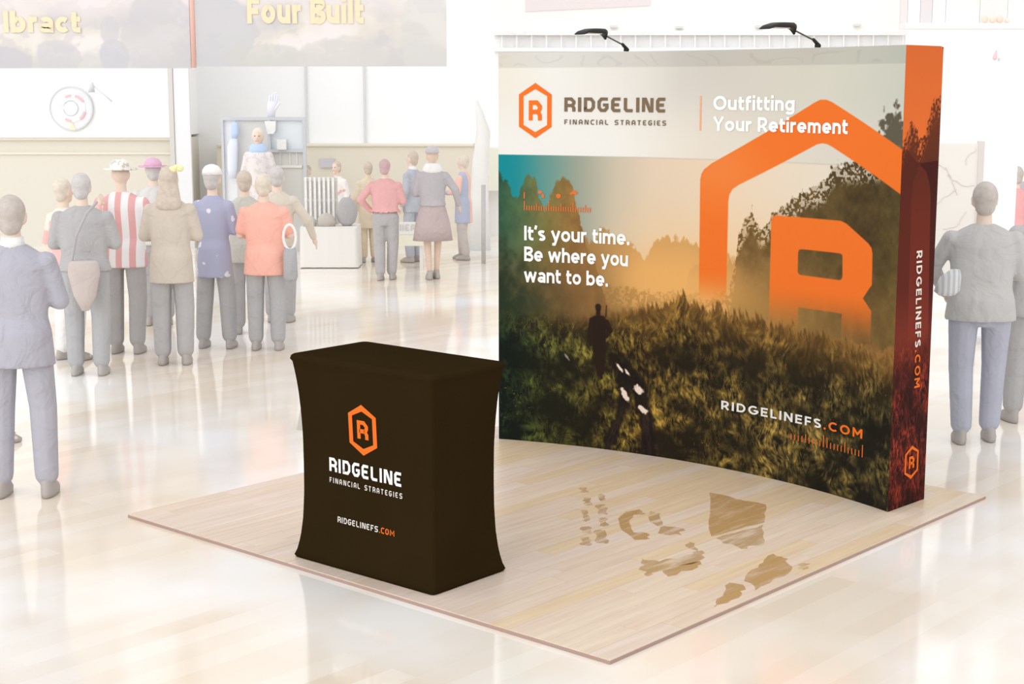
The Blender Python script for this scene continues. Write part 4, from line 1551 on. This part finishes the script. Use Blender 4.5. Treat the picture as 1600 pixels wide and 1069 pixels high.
banner('pale painted landscape banner at the far left with gold lettering', -5.75, -3.437, 2.525, 17, 301,
       [(.35, .08, .35, .16, (200, 197, 204), .8), (1.05, .12, .28, .18, (203, 202, 206), .7), (1.75, .10, .18, .2, (200, 200, 208), .8), (2.35, .35, .5, .5, (204, 202, 206), .7), (1.7, .42, .12, .16, (206, 204, 208), .8)],
       'Ibract', -5.42, -4.60, 2.90, .23, 'faint gold lettering')
banner('pale painted banner with coral lettering right of the orange pole', -3.372, -.70, 2.545, 17, 331,
       [(.22, .35, .42, .42, (202, 202, 206), .85), (.75, .08, .4, .16, (206, 206, 202), .7), (1.6, .1, .5, .2, (212, 209, 206), .7), (2.5, .3, .3, .5, (214, 214, 210), .6)],
       'Four Built', -2.82, -1.58, 2.995, .27, 'faint coral gold lettering')
o = rcyl(MB(), (0, 0, 0), (0, 0, 1.9), .027, 14).build('banner_pole', mat('pole_coral', (240, 196, 184), .5, .3), None, True)
o.location = (-3.405, 16.98, 2.53)
tag(o, 'thin coral pole dividing the two painted banners', 'pole')

# ------------------------------------------------------------------ round emblem and horn on the left wall
we = empty('wall_emblem', (-6.41, 22.98, 2.03))
tag(we, 'round pale grey emblem with red arcs on the left wall', 'sign')


def disc(mb_, r, y0, y1, ry=None, n=36, cx=0, cz=0):
    return mb_.prism([(cx + r * math.cos(2 * math.pi * i / n), cz + (ry or r) * math.sin(2 * math.pi * i / n)) for i in range(n)], 'y', y0, y1)


def arcband(mb_, r0, r1, a0, a1, y0, y1, cx=0, cz=0, n=14):
    p = [(cx + r1 * math.cos(math.radians(a0 + (a1 - a0) * i / n)), cz + r1 * math.sin(math.radians(a0 + (a1 - a0) * i / n))) for i in range(n + 1)]
    q = [(cx + r0 * math.cos(math.radians(a0 + (a1 - a0) * i / n)), cz + r0 * math.sin(math.radians(a0 + (a1 - a0) * i / n))) for i in range(n, -1, -1)]
    for i in range(n):
        mb_.prism([p[i], p[i + 1], q[n - 1 - i], q[n - i]], 'y', y0, y1)
    return mb_


disc(MB(), .305, -.03, .01, .33).build('disc', mat('emblem_grey', (232, 235, 238), .6, .3), we)
arcband(MB(), .30, .318, 0, 360, -.04, .0, n=40).build('rim', mat('emblem_rim', (216, 219, 222), .6, .3), we)
arcband(MB(), .12, .20, -175, 160, -.042, -.03, .01, .0).build('ring', mat('emblem_white', (250, 252, 253), .6, .3), we)
for (a0, a1) in ((30, 75), (92, 120), (-55, -15), (-125, -95)):
    arcband(MB(), .165, .20, a0, a1, -.05, -.042, .02, .0, 6).build('red_arc', mat('emblem_pink', (248, 196, 200), .6, .3), we)
disc(MB(), .10, -.046, -.042, None, 24, .0, .0).build('centre', mat('emblem_blue', (236, 242, 250), .6, .3), we)
MB().prism([(-.03, -.31), (.06, -.31), (.01, -.19)], 'y', -.045, -.03).build('wedge', mat('emblem_gold', (246, 232, 200), .6, .3), we)
hn = empty('wall_spotlight', (-6.08, 22.98, 2.33))
tag(hn, 'small grey spotlight on thin arm beside the round emblem', 'lamp')
MB().loft([(0, -.12, -.07, .05, .04), (.01, -.12, .02, .035, .03), (.02, -.12, .07, .015, .015)], 14).build('shade', mat('spot_grey', (214, 216, 220)), hn, True)
rcyl(MB(), (.02, -.12, .04), (.26, 0, -.20), .010).build('arm', mat('spot_arm', (234, 236, 240)), hn, True)

# ------------------------------------------------------------------ kiosk with grey frame
ke = empty('kiosk', (-3.53, 22.4, 0))
tag(ke, 'grey framed kiosk with glazed right half behind the crowd', 'kiosk')
KX0, KX1, KH = -.60, .60, 1.915
for (x0, x1, z0, z1, nm) in ((KX0, KX1, KH - .045, KH, 'top_rail'), (KX0, KX0 + .035, 0, KH - .045, 'post'), (KX1 - .045, KX1, 0, KH - .045, 'post'), (.06, .10, 0, KH - .045, 'post'), (.10, KX1 - .045, 1.42, 1.46, 'middle_rail')):
    MB().box(x0, x1, -.05, .05, z0, z1).build(nm, mat('kiosk_frame', (205, 209, 214), .5, .4), ke)
MB().box(KX0 + .2, .06, -.01, .03, 0, KH - .045).build('panel', mat('kiosk_panel', (221, 221, 219), .7, .2), ke)
MB().box(KX0 + .035, KX0 + .2, .0, .03, 0, KH - .045).build('panel', mat('kiosk_white', (242, 244, 248), .7, .2), ke)
MB().box(.10, KX1 - .045, .0, .02, 1.46, KH - .045).build('pane', mat('kiosk_glass', (224, 231, 236), .15, .5), ke)
MB().box(.10, KX1 - .045, .0, .02, 0, 1.42).build('panel', mat('kiosk_low', (222, 221, 216), .7, .2), ke)
MB().box(.12, KX1 - .06, -.03, .0, 1.20, 1.235).build('shelf', mat('kiosk_shelf', (240, 239, 232), .7, .2), ke)
for x in (.22, .36, .46):
    MB().box(x, x + .012, -.02, .0, 1.24, 1.42).build('slat', mat('kiosk_slat', (234, 236, 236)), ke)
o = MB().prism([(-.10, .16), (.06, .16), (.05, .02), (.02, -.02), (-.06, -.02)], 'y', -.03, .0).build('notice', WHITE_C, None)
o.location = (-3.40, 22.32, 1.70)
tag(o, 'white notice taped inside the top of the kiosk', 'notice')
o = MB().box(-.06, .07, -.04, .03, 0, .145).build('card_box', WHITE_C, None)
o.location = (-3.27, 22.32, 1.46)
tag(o, 'small white box on the middle rail of the kiosk', 'box')
# raised hand ornament on the kiosk
fh = MB()
fh.loft([(0, 0, 0, .055, .03), (.01, 0, .16, .065, .03), (.02, 0, .22, .06, .03)], 14)
for k_, (x, l) in enumerate(((-.035, .09), (0, .12), (.035, .13), (.065, .10))):
    fh.caps((x + .01, 0, .2), (x + .03, 0, .2 + l), .018, .015, 8)
fh.caps((.05, 0, .10), (.12, 0, .19), .02, .016, 8)
o = fh.build('hand_ornament', mat('ornament_lilac', (238, 240, 252), .7, .2), None, True)
o.location = (-3.42, 22.4, KH)
tag(o, 'pale lilac raised-hand ornament on top of the kiosk', 'ornament')
# blue and white garment on the kiosk's left side
ge = empty('hanging_garment', (-3.97, 22.29, 1.05))
rcyl(MB(), (.03, 0, .74), (.03, .062, .76), .008).build('hook', M_GREYD, ge)
tag(ge, 'pale blue and white garment hanging on the left of the kiosk', 'garment')
MB().loft([(0, 0, 0, .05, .03), (0, 0, .15, .07, .035), (.01, 0, .45, .075, .035), (.03, 0, .56, .05, .03)], 14).build('cloth', mat('garment_pale', (232, 238, 250), .9, .1), ge, True)
MB().loft([(.04, 0, .57, .04, .03), (.05, 0, .64, .055, .035), (.05, 0, .76, .05, .035), (.05, 0, .79, .03, .02)], 14).build('hood', mat('garment_blue', (198, 217, 250), .9, .1), ge, True)
person('costumed figure in pale robe with bright blue collar at the kiosk', (-3.55, 22.0), 1.76, 180, spots_mat('cloth_pale_robe', (234, 228, 228), (222, 216, 217), 16, .52), cloth('robe_pale', (228, 224, 226)), mat('hair_cream', (236, 226, 214)), scarf=mat('collar_blue', (196, 218, 248), .9, .1), hem=.5, wide=.85, face=True, vox=.016)

o = MB().box(-.11, .11, -.02, .02, -.07, .07).build('wall_plate', mat('plate_lilac_grey', (206, 205, 212)), None)
o.location = (-2.88, 24.48, 1.17)
tag(o, 'small lilac grey plate on the sand wall', 'sign')

# ------------------------------------------------------------------ white table, slatted rack and bags
te = empty('cloth_table', (-2.37, 20.5, 0))
tag(te, 'white cloth-covered table behind the coral shirt', 'table')
M_TC = mat('table_cloth', (240, 238, 234), .9, .1)
MB().box(-.38, .36, -.25, .25, .50, .54).build('table_top', M_TC, te)
v, f = [], []
nn = 64
per = []
for i in range(nn):
    t = i / nn * 4
    sd, q = int(t), t % 1
    per.append([(-.38 + .74 * q, -.25), (.36, -.25 + .5 * q), (.36 - .74 * q, .25), (-.38, .25 - .5 * q)][sd])
for i, (x, y) in enumerate(per):
    wv = .010 * math.sin(i * 1.9)
    k_ = 1.0
    v += [(x * (1 + .005), y * 1.01, .525), (x * (1.03 + wv), y * (1.05 + wv * 2), .01)]
f = [(2 * i, 2 * i + 1, (2 * i + 3) % (2 * nn), (2 * i + 2) % (2 * nn)) for i in range(nn)]
pyd('cloth_drop', v, f, M_TC, te, True)
re_ = empty('slatted_rack', (-2.54, 20.62, .54))
tag(re_, 'white slatted rack standing on the cloth-covered table', 'rack')
for i in range(7):
    MB().box(-.19 + i * .06, -.16 + i * .06, -.015, .015, 0, .62).build('slat', WHITE_C, re_)
MB().box(-.2, .24, .015, .04, .57, .62).build('rail', mat('rack_rail', (226, 224, 218)), re_)
MB().box(-.2, .24, .015, .04, .30, .34).build('rail', mat('rack_rail', (226, 224, 218)), re_)
MB().box(-.2, .24, .02, .035, 0, .60).build('back', mat('rack_back', (218, 214, 206)), re_)
for (x, y, w_, h_, rgb, lb) in ((-2.64, 20.36, .09, .13, (206, 205, 202), 'grey bag at the left end of the cloth-covered table'), (-2.42, 20.34, .12, .17, (202, 196, 190), 'taupe bag in the middle of the cloth-covered table')):
    o = MB().loft([(0, 0, 0, w_, .06), (0, 0, h_ * .6, w_ * .95, .065), (0, 0, h_ * .9, w_ * .6, .05), (0, 0, h_, w_ * .25, .02)], 16).build('bag', cloth('bag_%d' % int(-x * 100), rgb), None, True)
    o.location = (x, y, .541)
    tag(o, lb, 'bag')
o = MB()
o.loft([(0, 0, 0, .05, .05), (0, 0, .05, .11, .09), (0, 0, .16, .142, .10), (0, 0, .27, .13, .10), (0, 0, .35, .07, .06), (0, 0, .37, .04, .03)], 18)
o = o.build('round_backpack', K_BLACK, None, True)
o.location = (-2.16, 20.42, .541)
tag(o, 'dark round backpack at the right end of the cloth-covered table', 'bag')

# low sign table between the red top and the plum skirt
st = empty('sign_bench', (-1.36, 20.3, 0))
tag(st, 'low white bench with grey lettered sign between the two women', 'bench')
MB().box(-.2, .22, -.12, .12, .44, .47).build('bench_top', WHITE_C, st)
MB().box(-.2, .22, -.135, -.12, .455, .61).build('sign_board', mat('sign_white', (240, 240, 238)), st)
MB().box(-.2, .22, -.125, -.115, .30, .44).build('front_panel', mat('sign_cream', (240, 240, 222)), st)
for x in (-.18, .18):
    MB().box(x - .02, x + .02, -.10, .10, 0, .44).build('leg', mat('bench_leg', (236, 235, 230)), st)
lettering('sign_lettering', 'SIIEAX', block_glyph, .22, .18, -.17, .495, .19, .085, lambda a, b, l: (a, -.136 - l, b), mat('sign_grey', (212, 211, 209)), st)['label'] = 'faint grey lettering'

# white statue-like drape near the backdrop edge
de = MB()
de.loft([(0, 0, 0, .16, .12), (0, 0, .7, .13, .1), (.02, 0, 1.3, .12, .09), (.06, 0, 1.7, .10, .08), (.0, 0, 2.0, .05, .05), (-.04, 0, 2.15, .02, .02)], 18)
o = de.build('draped_stand', mat('drape_white', (238, 238, 236), .9, .1, noise=.03, nscale=3), None, True)
o.location = (-.47, 22.6, 0)
tag(o, 'tall white draped stand beside the left edge of the backdrop', 'stand')
o = rcyl(MB(), (0, 0, 0), (0, 0, 1.05), .03).build('dark_post', cloth('post_grey', (200, 199, 198)), None, True)
o.location = (-.38, 20.8, 0)
tag(o, 'slim grey post standing near the left edge of the backdrop', 'post')
o = MB().prism([(-1.475, 10.45), (-1.30, 10.42), (-1.12, 10.55), (-1.28, 10.68)], 'z', 0, .40).build('grey_case', mat('case_grey', (196, 194, 188), .7, .2), None)
me = o.data
for v_ in me.vertices:
    k_ = 1 - .42 * v_.co.z / .40
    v_.co.x = -1.28 + (v_.co.x + 1.28) * k_
    v_.co.y = 10.55 + (v_.co.y - 10.55) * k_
tag(o, 'tapered grey case on the floor peeking out behind the counter', 'case')

# ------------------------------------------------------------------ gallery and beams above the backdrop
ga = empty('gallery_front', (2.6, 22.0, 2.8))
tag(ga, 'cream gallery front with mauve strip above the backdrop', 'gallery')
MB().box(-2.80, 2.85, -.05, .05, .30, 1.6).build('fascia', mat('gallery_cream', (248, 246, 241), .7, .2), ga)
MB().prism([(-2.42, .56), (-.70, .64), (-.70, 1.2), (-2.42, 1.2)], 'y', -.07, -.05).build('mauve_strip', mat('gallery_mauve', (231, 222, 224), .7, .2), ga)
MB().box(-2.85, 2.85, -.12, .0, .24, .30).build('rail', WHITE_C, ga)
MB().box(-2.85, 2.85, -.10, .0, .02, .07).build('rail', mat('gallery_rail', (246, 246, 246)), ga)
for i in range(28):
    x = -2.75 + i * .205
    MB().box(x, x + .02, -.07, -.03, .07, .24).build('baluster', mat('gallery_baluster', (243, 243, 245)), ga)
MB().box(-2.85, 2.85, .02, .05, -.3, .30).build('backing', mat('gallery_back', (250, 250, 250)), ga)
for (x, z) in ((-1.25, .34), (-.35, .33), (.75, .34), (2.1, .36)):
    MB().box(x, x + .10, -.13, -.06, z, z + .03).build('bracket', mat('gallery_bracket', (222, 221, 221)), ga)

ua = empty('upper_ledge', (5.85, 20.0, 3.05))
tag(ua, 'white upper ledge with grey and pink panels at the top right', 'ledge')
MB().box(-.95, 1.6, -.15, .2, 0, .07).build('shelf', WHITE_C, ua)
for (x0, x1, rgb) in ((-.95, -.86, (238, 224, 224)), (-.86, -.70, (240, 241, 242)), (-.70, -.55, (226, 219, 220)), (-.55, -.38, (232, 236, 242)), (-.38, .05, (236, 236, 234)), (.05, .4, (234, 234, 232)), (.4, 1.6, (240, 240, 238))):
    MB().box(x0, x1 - .004, .1, .15, .07, .9).build('panel', mat('ledge_panel_%d' % int((x0 + 2) * 100), rgb), ua)
for (x, w_, rgb) in ((.06, .08, (250, 222, 204)), (.16, .07, (250, 226, 208)), (.25, .08, (250, 220, 202)), (.34, .05, (250, 228, 212))):
    o = MB().ell((0, 0, w_ * .6), (w_ * .55, .04, w_ * .6), 12, 7).build('orange_ornament', mat('ornament_peach_%d' % int(x * 100), rgb), None, True)
    o.location = (5.85 + x, 19.92, 3.12)
    tag(o, 'small peach ornament on the upper ledge, %s of the four' % {6: 'leftmost', 16: 'second from left', 25: 'third from left', 34: 'rightmost'}[int(round(x * 100))], 'ornament', 'peach ornaments on the upper ledge')

# tall white panel and sketched board on the right
pe = empty('banner_stand', (4.37, 14.2, 0))
tag(pe, 'tall blank white banner stand at the right edge', 'banner stand')
MB().box(-.19, .20, -.01, .01, .06, 2.55).build('sheet', mat('stand_white', (253, 253, 253), .7, .2), pe)
MB().box(-.22, .22, -.12, .12, 0, .06).build('base', M_GREYP, pe)
rcyl(MB(), (0, .03, .05), (0, .03, 2.58), .012).build('pole', M_GREYP, pe)
MB().caps((-.05, 0, 2.58), (-.04, 0, 2.64), .022, .008, 8).build('finial', mat('finial_pink', (240, 204, 208)), pe, True)
be = empty('sketch_board', (3.75, 13.0, 0))
tag(be, 'cream board with faint sketched lines right of the backdrop', 'board')
MB().box(-.45, .10, -.015, .015, .75, 1.86).build('board', mat('board_cream', (243, 239, 233), .7, .2), be)
MB().box(.10, .15, -.03, .03, 0, 1.88).build('post', mat('board_post', (226, 220, 216)), be)
MB().box(-.45, -.41, -.03, .03, 0, .75).build('post', mat('board_post', (226, 220, 216)), be)
sk = MB()
rs = random.Random(5)
for q in range(9):
    x, z = rs.uniform(-.40, .02), rs.uniform(1.15, 1.75)
    a = rs.uniform(0, 6.28)
    pts = []
    for i in range(10):
        pts.append((x, -.018, z))
        a += rs.uniform(-.5, .5)
        x = min(.08, max(-.43, x + .028 * math.cos(a)))
        z = min(1.84, max(1.02, z + .028 * math.sin(a)))
    for p_, q_ in zip(pts[:-1], pts[1:]):
        sk.caps(p_, q_, .005, .005, 5)
o = sk.build('sketched_lines', mat('sketch_grey', (229, 223, 218)), be)
o['kind'] = 'stuff'
o = MB().loft([(0, 0, 0, .05, .03), (0, 0, .03, .085, .04), (.02, 0, .12, .07, .035), (.05, 0, .17, .03, .02)], 14).build('striped_pouch', stripes_mat('pouch_stripes', (200, 201, 203), (228, 229, 232), 9), None, True)
o.location = (2.80, 9.98, .99)
tag(o, 'grey striped pouch held at the elbow of the grey sweater', 'bag')
